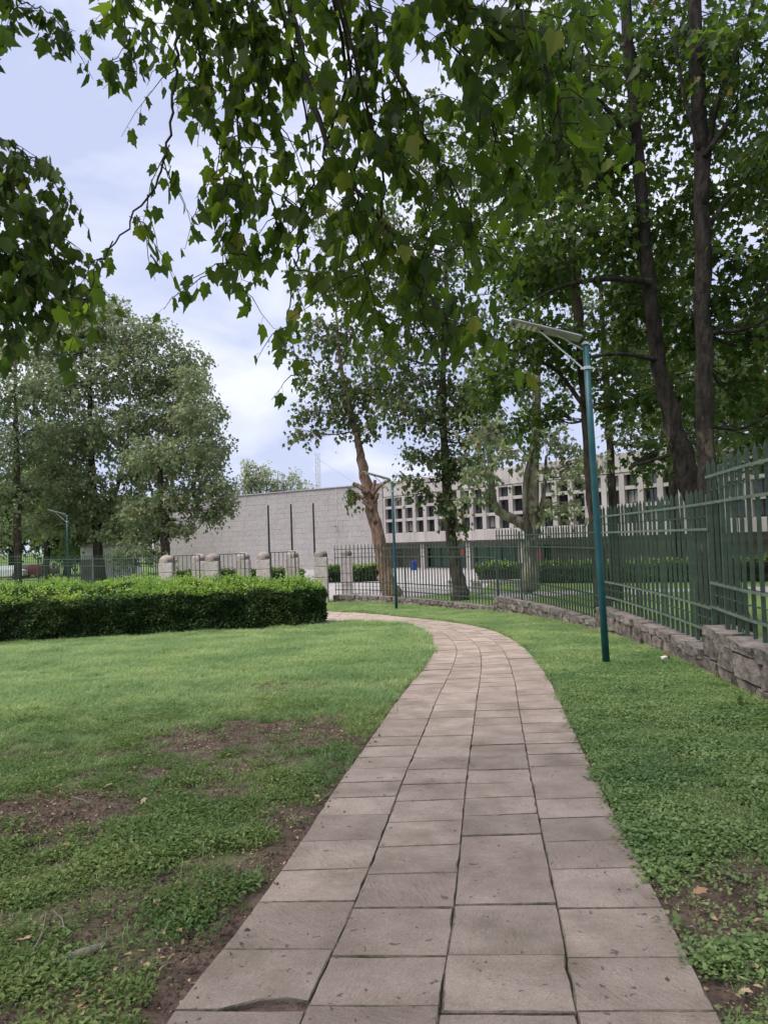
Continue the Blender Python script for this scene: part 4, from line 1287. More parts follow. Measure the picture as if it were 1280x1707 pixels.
# ------------------------------------------------------------------ leaves
def leaf_proto(kind, curl=.25, seed=0):
    rr = random.Random(seed)
    if kind == 'near':
        half = [(0, 0), (.13, -.09), (.27, -.06), (.40, .14), (.33, .22), (.42, .33), (.55, .58), (.40, .56), (.27, .60), (.23, .72), (.13, .82)]
    elif kind == 'mid':
        half = [(0, 0), (.22, -.06), (.40, .17), (.30, .27), (.52, .58), (.24, .60)]
    else:
        half = [(0, 0), (.42, .30)]
    wk = rr.uniform(.68, 1.05) if kind == 'near' else 1
    half = [(x*wk*(1 + rr.uniform(-.08, .08)) if x else 0, y + (rr.uniform(-.03, .03) if x else 0)) for x, y in half]
    tip = (0, 1.0)
    v = [half[0]] + half[1:] + [tip] + [(-x, y) for x, y in half[1:]]
    n = len(half)
    bend = rr.uniform(.6, 1.4)*curl; fold = rr.uniform(.5, 1.5)*.25; wv = rr.uniform(-.15, .15)
    V = np.array([(x, y, fold*abs(x) - bend*y*y*.6 - .5*bend*x*x + wv*x*y + (rr.uniform(-.03, .03) if kind != 'far' else 0)) for x, y in v])
    F = [list(range(0, n+1)), [0, n] + list(range(2*n-1, n, -1))]
    return V, F


LEAF = {k: [leaf_proto(k, .3 if k != 'near' else (.25, .5, .9, 1.3, .65, .4)[i], i*7+1) for i in range(6)] for k in ('near', 'mid', 'far')}
LEAF_OBJ = {}


def unit(v): return v / (np.linalg.norm(v, axis=-1, keepdims=True) + 1e-9)


def frames(tipd, nrm):
    y = unit(tipd); z = nrm - (nrm*y).sum(1, keepdims=True)*y; z = unit(z); x = np.cross(y, z)
    return np.stack([x, y, z], 2)      # columns


def leaf_mesh(name, kind, Mx, T, mat, tint=None):
    """all leaves as one mesh: Mx (n,3,3) scaled frames, T (n,3) leaf bases"""
    n = len(T); ids = rng.integers(0, 6, n)
    VV = []; LI = []; LT = []; TI = []; base = 0
    if tint is None: tint = rng.random(n)
    for k in range(6):
        q = np.where(ids == k)[0]
        if not len(q): continue
        V, F = LEAF[kind][k]
        w_ = np.einsum('nij,vj->nvi', Mx[q], V) + T[q][:, None, :]
        VV.append(w_.reshape(-1, 3)); nv = len(V)
        flat = np.array(sum(F, [])); off = base + np.arange(len(q))*nv
        LI.append((off[:, None] + flat[None, :]).ravel()); LT.append(np.tile([len(f) for f in F], len(q)))
        TI.append(np.repeat(tint[q], nv)); base += nv*len(q)
    VV = np.concatenate(VV); LI = np.concatenate(LI); LT = np.concatenate(LT); TI = np.concatenate(TI)
    me = bpy.data.meshes.new(name)
    me.vertices.add(len(VV)); me.vertices.foreach_set('co', VV.ravel().astype(np.float32))
    me.loops.add(len(LI)); me.loops.foreach_set('vertex_index', LI.astype(np.int32))
    me.polygons.add(len(LT)); me.polygons.foreach_set('loop_start', (np.cumsum(LT) - LT).astype(np.int32)); me.polygons.foreach_set('loop_total', LT.astype(np.int32))
    a = me.attributes.new('tint', 'FLOAT', 'POINT'); a.data.foreach_set('value', TI.astype(np.float32))
    me.update(calc_edges=True)
    me.polygons.foreach_set('use_smooth', [True]*len(LT))
    me.materials.append(mat)
    return me


def leaf_objects(kind, Mx, T, mat, parent):
    """the largest leaves, each an object sharing one of six meshes"""
    key = (kind, mat.name)
    if key not in LEAF_OBJ:
        L_ = []
        for V, F in LEAF[kind]:
            me = bpy.data.meshes.new('leaf'); me.from_pydata(V.tolist(), [], F); me.update(); me.materials.append(mat)
            me.polygons.foreach_set('use_smooth', [True]*len(F)); L_.append(me)
        LEAF_OBJ[key] = L_
    inv = parent.matrix_world.inverted()
    for i in range(len(T)):
        o = bpy.data.objects.new('leaf', LEAF_OBJ[key][int(rng.integers(0, 6))]); col.objects.link(o); o.parent = parent
        m = np.eye(4); m[:3, :3] = Mx[i]; m[:3, 3] = T[i]
        o.matrix_local = inv @ Matrix(m.tolist())


def twig_leaves(P0, D, L_, nl, size, droop=.35, outw=.6, down=.5, jit=.5):
    """leaves along twigs. P0,D (n,3), L_ (n,). returns frames, bases, twig polylines"""
    n = len(P0)
    t = (np.arange(nl)[None, :] + rng.random((n, nl))) / nl
    pos = P0[:, None, :] + D[:, None, :]*(t*L_[:, None])[..., None]
    pos[..., 2] -= droop*(t**2)*L_[:, None]
    pos = pos + rng.normal(0, 1, pos.shape)*size*.5
    tip = D[:, None, :]*outw + rng.normal(0, jit, pos.shape); tip[..., 2] -= down
    nr = rng.normal(0, .55, pos.shape); nr[..., 2] += .7
    Mx = frames(tip.reshape(-1, 3), nr.reshape(-1, 3)); s = size*rng.uniform(.6, 1.2, n*nl)
    return Mx*s[:, None, None], pos.reshape(-1, 3)


def rand_dir(n, flat=.6):
    d = rng.normal(0, 1, (n, 3)); d[:, 2] *= flat; return unit(d)


def make_tree(name, label, trunks, blobs, bark, leafm, kind='mid', size=.16, dens=1.0, group=None, tw=.7, nl=9, limbs=None, big=0, seed=0, cat='tree', down=.5, limb_r=.05, sides=10):
    """trunks: list of (points, radii); blobs: list of (centre, (rx,ry,rz), twigs)"""
    base = np.array(trunks[0][0][0], float)
    root = thing(name, tuple(base), label, cat, group)
    mb = MB(); skel = []
    for pts, rad in trunks:
        C = catmull(pts, 6); Rr = np.interp(np.linspace(0, len(pts)-1, len(C)), np.arange(len(pts)), rad)
        C = [c + np.array([random.gauss(0, 1), random.gauss(0, 1), 0])*rr*.10 for c, rr in zip(C, Rr)]
        mb.tube(C, list(Rr), sides, True, .22)
        skel += [(c, rr) for c, rr in zip(C, Rr)]
    mb.build('trunk', bark, root, True)
    br = MB()
    for pts, rad in (limbs or []):
        C = catmull(pts, 5); Rr = np.interp(np.linspace(0, len(pts)-1, len(C)), np.arange(len(pts)), rad)
        br.tube(C, list(Rr), 7, True, .15); skel += [(c, rr) for c, rr in zip(C, Rr)]
    SK = np.array([c for c, _ in skel]); SR = np.array([q for _, q in skel])
    Ms, Ts = [], []
    for ctr, rad, nt_ in blobs:
        ctr = np.array(ctr, float); rad = np.array(rad, float)
        # limb from the skeleton to the blob, rising from below
        dd = SK - ctr; sc = np.linalg.norm(dd, axis=1) + .8*np.clip(dd[:, 2], 0, None)
        j = int(np.argmin(sc)); a = SK[j]
        mid = (a + ctr)/2 + np.array([random.gauss(0, .1), random.gauss(0, .1), -.06])*np.linalg.norm(ctr-a)
        C = catmull([a, mid, ctr + rad*np.array([random.uniform(-.3, .3), random.uniform(-.3, .3), .3])], 5)
        r0 = min(SR[j]*.6, limb_r*(.5 + np.mean(rad)*.4)); br.tube(C, list(np.linspace(r0, r0*.25, len(C))), 6)
        n = max(3, int(nt_*dens*(1.0 if kind == 'far' else 1.5)))
        u = unit(rng.normal(0, 1, (n, 3))); rr = rng.random(n)**.42
        P = ctr + u*rad*rr[:, None]
        D = unit(u*.8 + rand_dir(n)*.7 + np.array([0, 0, -.1]))
        L_ = rng.uniform(.5, 1.2, n)*tw
        m_, t_ = twig_leaves(P - D*L_[:, None]*.5, D, L_, nl, size, down=down)
        Ms.append(m_); Ts.append(t_)
        # twigs as thin tubes (a share of them), and sub-branches
        for q in range(min(n, 14)):
            k2 = random.randrange(len(C))
            p1 = P[q]; m2 = (C[k2] + p1)/2 + np.array([0, 0, .05])
            br.tube([C[k2], m2, p1, p1 + D[q]*L_[q]*.5], [r0*.3, r0*.22, r0*.16, r0*.06], 4, False)
    br.build('branches', bark, root, True)['kind'] = 'stuff'
    Mx = np.concatenate(Ms); T = np.concatenate(Ts)
    if big:
        d = np.linalg.norm(T - np.array([0, 0, EYE]), axis=1)
        # those in view and nearest the camera become single leaves
        c = (T - np.array([0, 0, EYE])) @ CAMR
        v = (c[:, 2] < 0) & (np.abs(c[:, 0]/-c[:, 2]*FPX) < 620) & (np.abs(c[:, 1]/-c[:, 2]*FPX) < 830)
        order = np.argsort(np.where(v, d, 1e9))[:big]
        leaf_objects(kind, Mx[order], T[order], leafm, root)
        k = np.ones(len(T), bool); k[order] = False; Mx, T = Mx[k], T[k]
    link('crown', leaf_mesh('crown', kind, Mx, T, leafm), root)['kind'] = 'stuff'
    return root


def px_blobs(L_, back=0):
    """(px, py, depth, radius m, radius z m, twigs)"""
    return [(at(a, b, Y + (back if i % 3 else 0)), (r, r, rz), n) for i, (a, b, Y, r, rz, n) in enumerate(L_)]


def pxs(Y, L_): return [at(a, b, Y) for a, b in L_]


# ---- big trees behind the right fence
zA = float(g(15.5)) - .2
make_tree('plane_tree', 'thick dark leaning trunk behind the second fence section with a tall leafy crown', [([(7.35, 15.5, zA)] + pxs(15.5, [(1150, 805), (1115, 680), (1090, 560), (1066, 300), (1045, 40), (1030, -200)]), [.36, .235, .18, .155, .135, .115, .08])],
          px_blobs([(930, 60, 15, 1.6, 1.3, 70), (1080, 130, 15.5, 1.7, 1.2, 80), (1000, 290, 15, 1.6, 1.0, 80), (930, 400, 15.5, 1.4, .9, 60), (1120, 420, 16.5, 1.3, 1.0, 55), (1060, 520, 15, 1.2, .8, 45), (960, 210, 16, 1.5, 1.1, 60), (1010, -80, 15, 2.2, 1.3, 70),
                    (890, 470, 14.5, 1.0, .6, 35), (1110, 660, 17, .9, .6, 22), (1085, 760, 18, .8, .5, 18), (1040, 400, 14, 1.2, .8, 45)], 2.2),
          M['bark_dark'], M['leaf_dark'], 'mid', .17, 1.0, 'tall plane trees behind the right fence', .7, 10, limbs=[(pxs(15.3, [(1085, 470), (1010, 465), (930, 480), (860, 520)]), [.07, .06, .04, .02]), (pxs(15.2, [(1060, 250), (1010, 180), (950, 130)]), [.07, .05, .03]), (pxs(15.4, [(1100, 600), (1030, 590), (960, 600)]), [.06, .04, .02])], big=220)
make_tree('plane_tree', 'straight dark trunk just left of the tallest fence section, branching upward', [([(6.35, 14.5, zA)] + pxs(14.5, [(1177, 775), (1172, 600), (1168, 300), (1158, 0), (1150, -250)]), [.29, .175, .165, .15, .12, .08])],
          px_blobs([(1250, 60, 14, 1.4, 1.2, 55), (1190, 200, 15, 1.3, 1.0, 50), (1270, 300, 14, 1.2, 1.0, 55), (1240, 430, 15, 1.2, .8, 45), (1275, 560, 14.5, 1.1, .8, 45), (1225, 650, 16, 1.0, .7, 30), (1290, 700, 15.5, .9, .6, 24), (1150, 60, 14, 1.3, 1.1, 45), (1200, -100, 14, 2.2, 1.2, 70), (1320, 200, 14, 1.3, 1.5, 45),
                    (1180, 520, 13.6, .8, .6, 22), (1140, 560, 16, .9, .6, 24), (1345, 500, 14, 1.2, 1.4, 40), (1150, 330, 13.8, .9, .7, 26)], 2.0),
          M['bark_dark'], M['leaf_dark'], 'mid', .17, 1.0, 'tall plane trees behind the right fence', .7, 10, limbs=[(pxs(14.4, [(1172, 340), (1190, 190), (1230, 80), (1262, -20)]), [.07, .055, .045, .03]), (pxs(14.3, [(1174, 260), (1215, 200), (1262, 120), (1310, 40)]), [.06, .05, .04, .03]), (pxs(14.6, [(1178, 380), (1230, 310), (1300, 230)]), [.06, .045, .03]), (pxs(14.4, [(1165, 250), (1140, 160), (1120, 40)]), [.05, .04, .03])], big=220)
make_tree('plane_tree', 'reddish dark trunk right behind the near lamp post, rising from behind the third fence section', [([(5.85, 20, float(g(20)) - .2)] + pxs(20, [(1000, 960), (985, 800), (970, 600), (955, 450), (945, 300), (930, 100)]), [.30, .20, .165, .145, .13, .10, .06])],
          px_blobs([(880, 330, 20, 1.8, 1.2, 70), (960, 420, 21, 1.5, .9, 50), (870, 560, 20, 1.5, .9, 55), (1040, 620, 21, 1.3, .8, 40), (900, 700, 21.5, 1.0, .7, 26), (850, 440, 19.5, 1.5, .9, 50), (830, 220, 20, 1.7, 1.2, 55), (1030, 680, 22, .9, .6, 22), (940, 580, 19.6, 1.0, .6, 30), (870, 130, 21, 2, 1.3, 60), (830, 640, 20, 1.1, .7, 30)]),
          M['bark_brown'], M['leaf_dark'], 'mid', .17, 1.0, 'tall plane trees behind the right fence', .8, 10, limbs=[(pxs(19.8, [(968, 600), (930, 575), (880, 560), (840, 580)]), [.08, .06, .045, .02]), (pxs(19.8, [(975, 680), (920, 612), (860, 605)]), [.07, .05, .02])], big=120)
make_tree('plane_tree', 'slim dark trunk between the near lamp post and the leaning trunk', [([(9.25, 30, GF - .1)] + pxs(30, [(1020, 835), (1013, 700), (1008, 600), (1000, 460)]), [.24, .16, .15, .12, .08])],
          px_blobs([(1080, 560, 30, 2.2, 1.4, 70), (1000, 520, 31, 2.2, 1.4, 60), (1060, 720, 29, 1.4, 1.0, 34), (1140, 640, 30, 2.0, 1.4, 60), (1220, 600, 31, 2.2, 1.8, 70), (1215, 730, 30, 1.5, 1.0, 36), (950, 640, 30, 1.4, 1.0, 30), (1100, 420, 31, 2.4, 1.8, 60)]),
          M['bark_dark'], M['leaf_mid'], 'mid', .19, 1.0, 'tall plane trees behind the right fence', .9, 9)
# ---- forked pale tree and pruned tree in the middle
make_tree('forked_tree', 'pale many stemmed tree with a thick bent limb, behind the third fence section', [(pxs(29, [(884, 985), (884, 930), (886, 870), (893, 700), (895, 560), (893, 420)]), [.36, .32, .27, .17, .13, .07]), (pxs(29, [(884, 885), (862, 868), (838, 857), (823, 838), (818, 790), (813, 700)]), [.2, .2, .19, .17, .13, .09]),
           (pxs(28.8, [(880, 890), (874, 820), (886, 740), (890, 660)]), [.12, .09, .07, .04]), (pxs(29.2, [(892, 900), (905, 830), (910, 760)]), [.12, .09, .05])],
          px_blobs([(810, 720, 29, 1.3, 1.0, 30), (800, 790, 28.5, 1.0, .6, 18), (945, 790, 28.5, 1.2, .6, 16), (920, 850, 28.5, .9, .5, 10), (860, 640, 29.5, 1.4, .9, 32), (895, 470, 29, 1.6, 1.2, 40), (830, 610, 29, 1.4, 1.0, 34), (960, 840, 28.4, .8, .5, 9), (905, 720, 29, 1.0, .8, 14), (850, 760, 28.3, 1.1, .6, 20), (930, 740, 28.4, 1.1, .7, 20), (790, 830, 28.6, .8, .4, 10), (975, 770, 28.2, 1.0, .6, 16)]),
          M['bark_pale'], M['leaf_sage'], 'mid', .18, 1.0, None, .8, 8, down=.9)
make_tree('plane_tree', 'dark rugged trunk clad in leaves behind the far fence, in front of the window grid', [(pxs(33.5, [(768, 1004), (760, 950), (752, 900), (744, 800), (738, 700), (740, 560), (745, 420)]), [.42, .27, .24, .2, .16, .12, .07])],
          px_blobs([(700, 690, 33, 1.6, 1.0, 40), (760, 660, 33.5, 1.7, 1.2, 50), (650, 590, 33, 1.9, 1.2, 50), (720, 540, 33.5, 2.2, 1.4, 70), (790, 560, 33.5, 1.8, 1.4, 55), (690, 450, 33, 2.2, 1.5, 65), (760, 400, 34, 2.4, 1.6, 65), (745, 770, 33, .7, 1.0, 34), (742, 840, 33.2, .6, .7, 18), (700, 760, 33, 1.1, .5, 16), (800, 680, 33, 1.3, .9, 28), (720, 300, 34, 2.4, 1.6, 60), (640, 380, 33, 2.0, 1.3, 45), (800, 300, 34, 2.2, 1.6, 45), (700, 210, 34, 2.2, 1.3, 45), (770, 880, 32.9, .4, .3, 5), (660, 690, 33.5, 1.6, 1.0, 26), (700, 640, 34, 1.8, 1.0, 34), (790, 720, 34, 1.5, 1.0, 28), (830, 720, 34, 1.4, 1.0, 24), (680, 800, 32.6, .8, .4, 9), (790, 770, 32.4, .9, .6, 16), (700, 820, 32.6, .6, .5, 7)]),
          M['bark_brown'], M['leaf_mid'], 'mid', .20, 1.15, None, .9, 9, down=.7)
make_tree('pruned_tree', 'reddish leaning trunk with sawn branch stubs rising behind the middle lamp post', [(pxs(37, [(653, 995), (641, 945), (632, 900), (618, 840), (608, 795), (600, 750), (588, 700), (570, 620), (560, 520)]), [.48, .37, .33, .31, .27, .19, .15, .11, .05])],
          px_blobs([(585, 700, 37, 1.5, .8, 28), (530, 690, 36.6, 1.4, .6, 20), (600, 655, 37, 1.8, 1.0, 44), (545, 640, 37, 1.8, 1.0, 40), (520, 560, 37, 2.0, 1.2, 44), (590, 560, 37.5, 2.2, 1.3, 55), (620, 480, 37, 2.3, 1.4, 50), (555, 460, 37, 2.2, 1.3, 45), (590, 828, 36.6, .55, .45, 8), (505, 720, 36.8, 1.0, .5, 11), (612, 720, 36.8, .6, .6, 9), (620, 380, 37, 2.2, 1.4, 40), (650, 640, 36.5, 1.6, 1.0, 34), (560, 370, 37, 1.8, 1.2, 26)]),
          M['bark_red'], M['leaf_mid'], 'mid', .23, 1.0, None, .9, 8, down=.7,
          limbs=[(pxs(36.7, [(613, 822), (600, 812), (588, 806)]), [.14, .12, .10]), (pxs(36.6, [(613, 838), (603, 830), (594, 826)]), [.10, .085, .075]), (pxs(36.6, [(620, 850), (612, 842), (604, 836)]), [.11, .09, .08]), (pxs(36.8, [(618, 830), (622, 815), (625, 800)]), [.12, .10, .08]), (pxs(36.8, [(620, 826), (631, 812), (644, 802)]), [.13, .10, .08]), (pxs(36.8, [(622, 838), (628, 830), (630, 822)]), [.1, .09, .07])])

# ---- trees left of the gates
make_tree('plane_tree', 'large left tree with a forked brown trunk in front of the white outbuilding', [(pxs(55, [(167, 985), (164, 900), (157, 820), (152, 740), (150, 640), (155, 560)]), [.50, .34, .27, .22, .16, .08]), (pxs(55, [(168, 900), (178, 860), (200, 800), (215, 720)]), [.26, .2, .15, .08])],
          px_blobs([(170, 560, 55, 3.2, 2.0, 120), (120, 640, 55, 3.4, 2.0, 130), (220, 620, 54, 3.2, 2.0, 120), (260, 700, 54, 3.2, 1.9, 110), (180, 720, 54, 3.2, 1.9, 110), (110, 740, 55, 3.0, 1.9, 100), (290, 640, 55, 2.8, 1.7, 85), (230, 790, 53, 2.8, 1.6, 80), (190, 840, 54, 2.3, 1.3, 50), (60, 590, 56, 3.2, 2.0, 90), (250, 560, 55, 2.2, 1.5, 55), (320, 700, 54, 2.0, 1.6, 50), (110, 560, 56, 2.6, 1.8, 70), (140, 525, 56, 2.0, 1.4, 40), (190, 520, 56, 1.6, 1.2, 30), (130, 830, 54, 2.4, 1.3, 55), (80, 800, 55, 2.4, 1.4, 55), (230, 860, 53, 1.8, 1.0, 34), (350, 740, 54, 1.8, 1.4, 45), (310, 600, 55, 2.0, 1.4, 45), (110, 870, 54, 2.2, 1.0, 34), (200, 885, 53, 1.8, .8, 26), (60, 870, 55, 2.2, 1.1, 34), (140, 800, 53.5, 2.2, 1.2, 40)]),
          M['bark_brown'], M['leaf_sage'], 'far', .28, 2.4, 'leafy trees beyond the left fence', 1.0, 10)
make_tree('plane_tree', 'right hand left tree with a slim dark trunk before the blank wall', [(pxs(50, [(276, 950), (275, 900), (277, 860), (268, 800), (262, 720)]), [.34, .30, .26, .2, .1])],
          px_blobs([(320, 760, 50, 2.6, 1.5, 90), (350, 810, 50, 1.8, 1.0, 50), (290, 830, 50, 2.0, 1.1, 55), (260, 760, 50, 2.4, 1.5, 70), (330, 690, 50, 2.0, 1.4, 55), (375, 840, 50, 1.0, .6, 18), (300, 880, 50, 1.2, .5, 20), (345, 860, 50, 1.0, .6, 16), (235, 850, 50, 1.6, 1.0, 34), (320, 640, 51, 1.6, 1.3, 34)]),
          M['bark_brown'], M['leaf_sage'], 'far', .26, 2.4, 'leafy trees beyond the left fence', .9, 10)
make_tree('plane_tree', 'leftmost tall tree with a straight brown trunk inside the far left fence', [(pxs(50, [(30, 985), (30, 850), (28, 750), (26, 600)]), [.28, .24, .18, .1])],
          px_blobs([(20, 660, 50, 2.8, 1.8, 80), (50, 730, 50, 2.6, 1.6, 70), (-20, 760, 50, 2.6, 1.8, 70), (10, 830, 50, 2.2, 1.2, 45), (-40, 600, 50, 2.8, 1.8, 60), (60, 820, 51, 1.8, 1.0, 30), (0, 890, 50, 1.8, .9, 26), (80, 660, 52, 2.4, 1.5, 50)]),
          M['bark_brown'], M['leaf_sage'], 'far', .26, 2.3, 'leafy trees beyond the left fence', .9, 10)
make_tree('plane_tree', 'dark leaning trunk beside the far left lamp post', [(pxs(58, [(76, 975), (80, 900), (86, 800), (88, 700)]), [.30, .24, .18, .09])],
          px_blobs([(90, 780, 58, 2.8, 1.6, 60), (130, 850, 59, 2.6, 1.5, 60), (60, 860, 60, 2.2, 1.3, 40), (110, 720, 58, 2.8, 1.6, 60), (140, 900, 60, 2.2, 1.2, 44), (60, 790, 58, 2.0, 1.2, 36)]),
          M['bark_dark'], M['leaf_mid'], 'far', .30, 2.0, 'leafy trees beyond the left fence', 1.0, 10)
make_tree('broad_bush', 'broad grey green bush behind the fence left of the first gate pillar', [(pxs(49, [(222, 985), (224, 950), (228, 915)]), [.12, .09, .05])],
          px_blobs([(225, 915, 49, 1.5, .9, 46), (255, 925, 49, 1.1, .6, 24), (200, 935, 49, 1.0, .7, 20), (235, 890, 49.5, 1.2, .7, 26), (275, 935, 48.5, .8, .4, 10)]),
          M['bark_brown'], M['leaf_sage'], 'far', .2, 1.6, None, .6, 10, cat='bush')
# dense dark trees far behind on the left
for i, (px, py, Y, r, rz, lb) in enumerate(((110, 870, 85, 5.5, 4.5, 'far dark tree behind the dark leaning trunk at left'), (20, 850, 88, 5.5, 5.0, 'far dark tree behind the parked cars'), (215, 850, 80, 4.8, 3.8, 'far dark tree behind the broad bush'))):
    c = at(px, py, Y)
    make_tree('background_tree', lb, [([(c[0], Y, GF), (c[0], Y, c[2]), (c[0] + .4, Y, c[2] + rz*.6)], [.4, .3, .1])],
              [((c[0] + rng.uniform(-1, 1)*r*.6, Y + rng.uniform(-1, 1)*2, c[2] + rng.uniform(-.8, .8)*rz), (r*.55, r*.5, rz*.42), 75) for _ in range(9)], M['bark_dark'], M['leaf_dark'], 'far', .5, 1.2, 'dark trees far behind the left fence', 1.4, 9)
# pale wispy trees behind the blank wall
for i, (px, w_, lb) in enumerate(((408, 5.0, 'pale wispy tree above the left part of the blank wall'), (450, 5.0, 'pale wispy tree above the middle of the blank wall'), (488, 3.0, 'small pale wispy treetop near the radio mast'))):
    Y = 105
    b = at(px, 905, Y); top = at(px, (772, 778, 798)[i], Y)
    st = []
    for k in range(12):
        x = b[0] + rng.uniform(-1, 1)*w_*.8
        st.append(([(b[0] + (x-b[0])*.2, Y, GF), ((b[0]+x)/2, Y + rng.uniform(-1, 1), b[2] + 2), (x, Y + rng.uniform(-1, 1), top[2] - rng.uniform(0, 2.2))], [.16, .10, .03]))
    make_tree('wispy_tree', lb, st, [((s_[0][2][0], s_[0][2][1], s_[0][2][2] - rng.uniform(.2, 2.6)), (.9, .9, 1.5), 16) for s_ in st] + [((b[0] + rng.uniform(-1, 1)*w_, Y, top[2] - rng.uniform(1, 5)), (1.1, 1.1, 1.6), 14) for _ in range(8)],
              M['bark_pale'], M['leaf_backlit'], 'far', .30, 1.0, 'wispy trees behind the blank wall', .8, 8)
# greenery closing the view right of the building, behind the right fence
for i, (px, py, Y, r, rz, lb) in enumerate(((1180, 700, 38, 3.0, 2.6, 'leafy tree filling the gap behind the straight dark trunk'), (1290, 640, 36, 3.2, 3.4, 'leafy tree at the right edge behind the fence'), (1110, 560, 44, 3.4, 3.0, 'leafy tree behind the leaning trunk before the building'))):
    c = at(px, py, Y)
    make_tree('plane_tree', lb, [([(c[0], Y, GF), (c[0], Y, c[2] - rz*.4), (c[0] + .3, Y, c[2] + rz*.7)], [.3, .22, .08])],
              [((c[0] + rng.uniform(-1, 1)*r*.8, Y + rng.uniform(-1, 1)*2, c[2] + rng.uniform(-.8, 1.2)*rz), (r*.5, r*.5, rz*.4), 44) for _ in range(10)], M['bark_dark'], M['leaf_mid'], 'mid', .22, 1.0, 'leafy trees behind the right fence', 1.0, 9)

# ------------------------------------------------------------------ overhanging branches close to the camera
def near_tree(name, label, base, trunk, rad, branches, n_obj, mat, shade_crown=None, lsize=.112):
    root = thing(name, base, label, 'tree')
    mb = MB(); C = catmull(trunk, 6); mb.tube(C, list(np.interp(np.linspace(0, 1, len(C)), np.linspace(0, 1, len(rad)), rad)), 14, True, .1); mb.build('trunk', M['bark_brown'], root, True)
    tw = MB(); Ms, Ts = [], []
    top = np.array(trunk[-1], float)
    for pts, r0, side, sl, nl, sp in branches:
        P = [at(*p) for p in pts]
        up = P[0] + (P[0]-P[1])*.6 + np.array([0, -.4, .5])
        bm_ = MB()
        C = catmull([top, (top+up)/2 + np.array([0, 0, .8]), up] + P, 7)
        C = [c + np.array([random.gauss(0, 1), random.gauss(0, 1), random.gauss(0, 1)])*.012 for c in C]
        rr = list(np.interp(np.linspace(0, 1, len(C)), [0, .3, 1], [max(.05, r0*2.4), r0, r0*.22])); bm_.tube(C, rr, 7)
        bm_.build('branch', M['twig'], root, True)
        S = np.array(catmull(P, 10)); seg = np.concatenate([[0], np.cumsum(np.linalg.norm(np.diff(S, axis=0), axis=1))])
        n = int(side*1.4*seg[-1])
        for q in range(n):
            s = (q + random.random())/n*seg[-1]
            p = np.array([np.interp(s, seg, S[:, i]) for i in range(3)])
            d = np.array([random.gauss(0, 1), random.gauss(0, .8), random.gauss(-.25, .35)]); d /= np.linalg.norm(d)
            L_ = random.uniform(.55, 1.3)*sl
            t_ = np.linspace(0, 1, 5); poly = [p + d*L_*t + np.array([0, 0, -.55*L_*t*t]) + np.array([random.gauss(0, 1), random.gauss(0, 1), random.gauss(0, 1)])*.012 for t in t_]
            tw.tube(poly, list(np.linspace(.0045, .0016, 5)), 4, False)
            pl = np.array(poly)
            for k in range(max(2, int(nl*L_/sl))):
                t = (k + random.random())/max(2, int(nl*L_/sl)); u = t*4
                i = min(3, int(u)); b = pl[i]*(1-(u-i)) + pl[i+1]*(u-i)
                pd = np.array([random.gauss(0, .6), random.gauss(0, .6), random.uniform(-.9, .15)]); pd /= np.linalg.norm(pd)
                pe = random.uniform(.035, .075); e = b + pd*pe
                tw.tube([b, (b+e)/2 + np.array([0, 0, .008]), e], .0013, 3, False)
                tip = np.array([random.gauss(0, .42), random.gauss(0, .42), -1.0 + random.gauss(0, .25)])
                nr = np.array([random.gauss(0, .8), random.gauss(-.5, .7), .55])
                Ms.append(frames(tip[None], nr[None])[0]*lsize*random.choice((.6, .75, .9, 1.0, 1.1, 1.25))*sp); Ts.append(e)
    Mx = np.array(Ms); T = np.array(Ts)
    c = (T - np.array([0, 0, EYE])) @ CAMR
    u, v = c[:, 0]/-c[:, 2]*FPX, c[:, 1]/-c[:, 2]*FPX
    vis = (c[:, 2] < 0) & (np.abs(u) < 630) & (np.abs(v) < 845)
    sz = np.linalg.norm(Mx[:, :, 1], axis=1)/np.maximum(.5, -c[:, 2])
    order = np.argsort(np.where(vis, -sz, 1e9))[:n_obj]
    order = order[vis[order]]
    leaf_objects('near', Mx[order], T[order], mat, root)
    k = np.ones(len(T), bool); k[order] = False
    tw.build('twigs', M['twig'], root)['kind'] = 'stuff'
    link('leaves', leaf_mesh('leaves', 'near', Mx[k], T[k], mat), root)['kind'] = 'stuff'
    if shade_crown:  # unseen part of the crown, added out of view to shade the foreground
        ms, ts = [], []
        for ctr, rd, nt_ in shade_crown:
            n = nt_; u_ = unit(rng.normal(0, 1, (n, 3))); P = np.array(ctr) + u_*np.array(rd)*(rng.random(n)**.4)[:, None]
            D = rand_dir(n); L2 = rng.uniform(.4, .9, n)
            m_, t_ = twig_leaves(P, D, L2, 9, .19); ms.append(m_); ts.append(t_)
        mm_ = np.concatenate(ms); tt_ = np.concatenate(ts)
        c = (tt_ - np.array([0, 0, EYE])) @ CAMR
        inview = (c[:, 2] < 0) & (np.abs(c[:, 0]/-c[:, 2]*FPX) < 690) & (np.abs(c[:, 1]/-c[:, 2]*FPX) < 905)
        link('crown', leaf_mesh('crown', 'mid', mm_[~inview], tt_[~inview], mat), root)['kind'] = 'stuff'
    return root


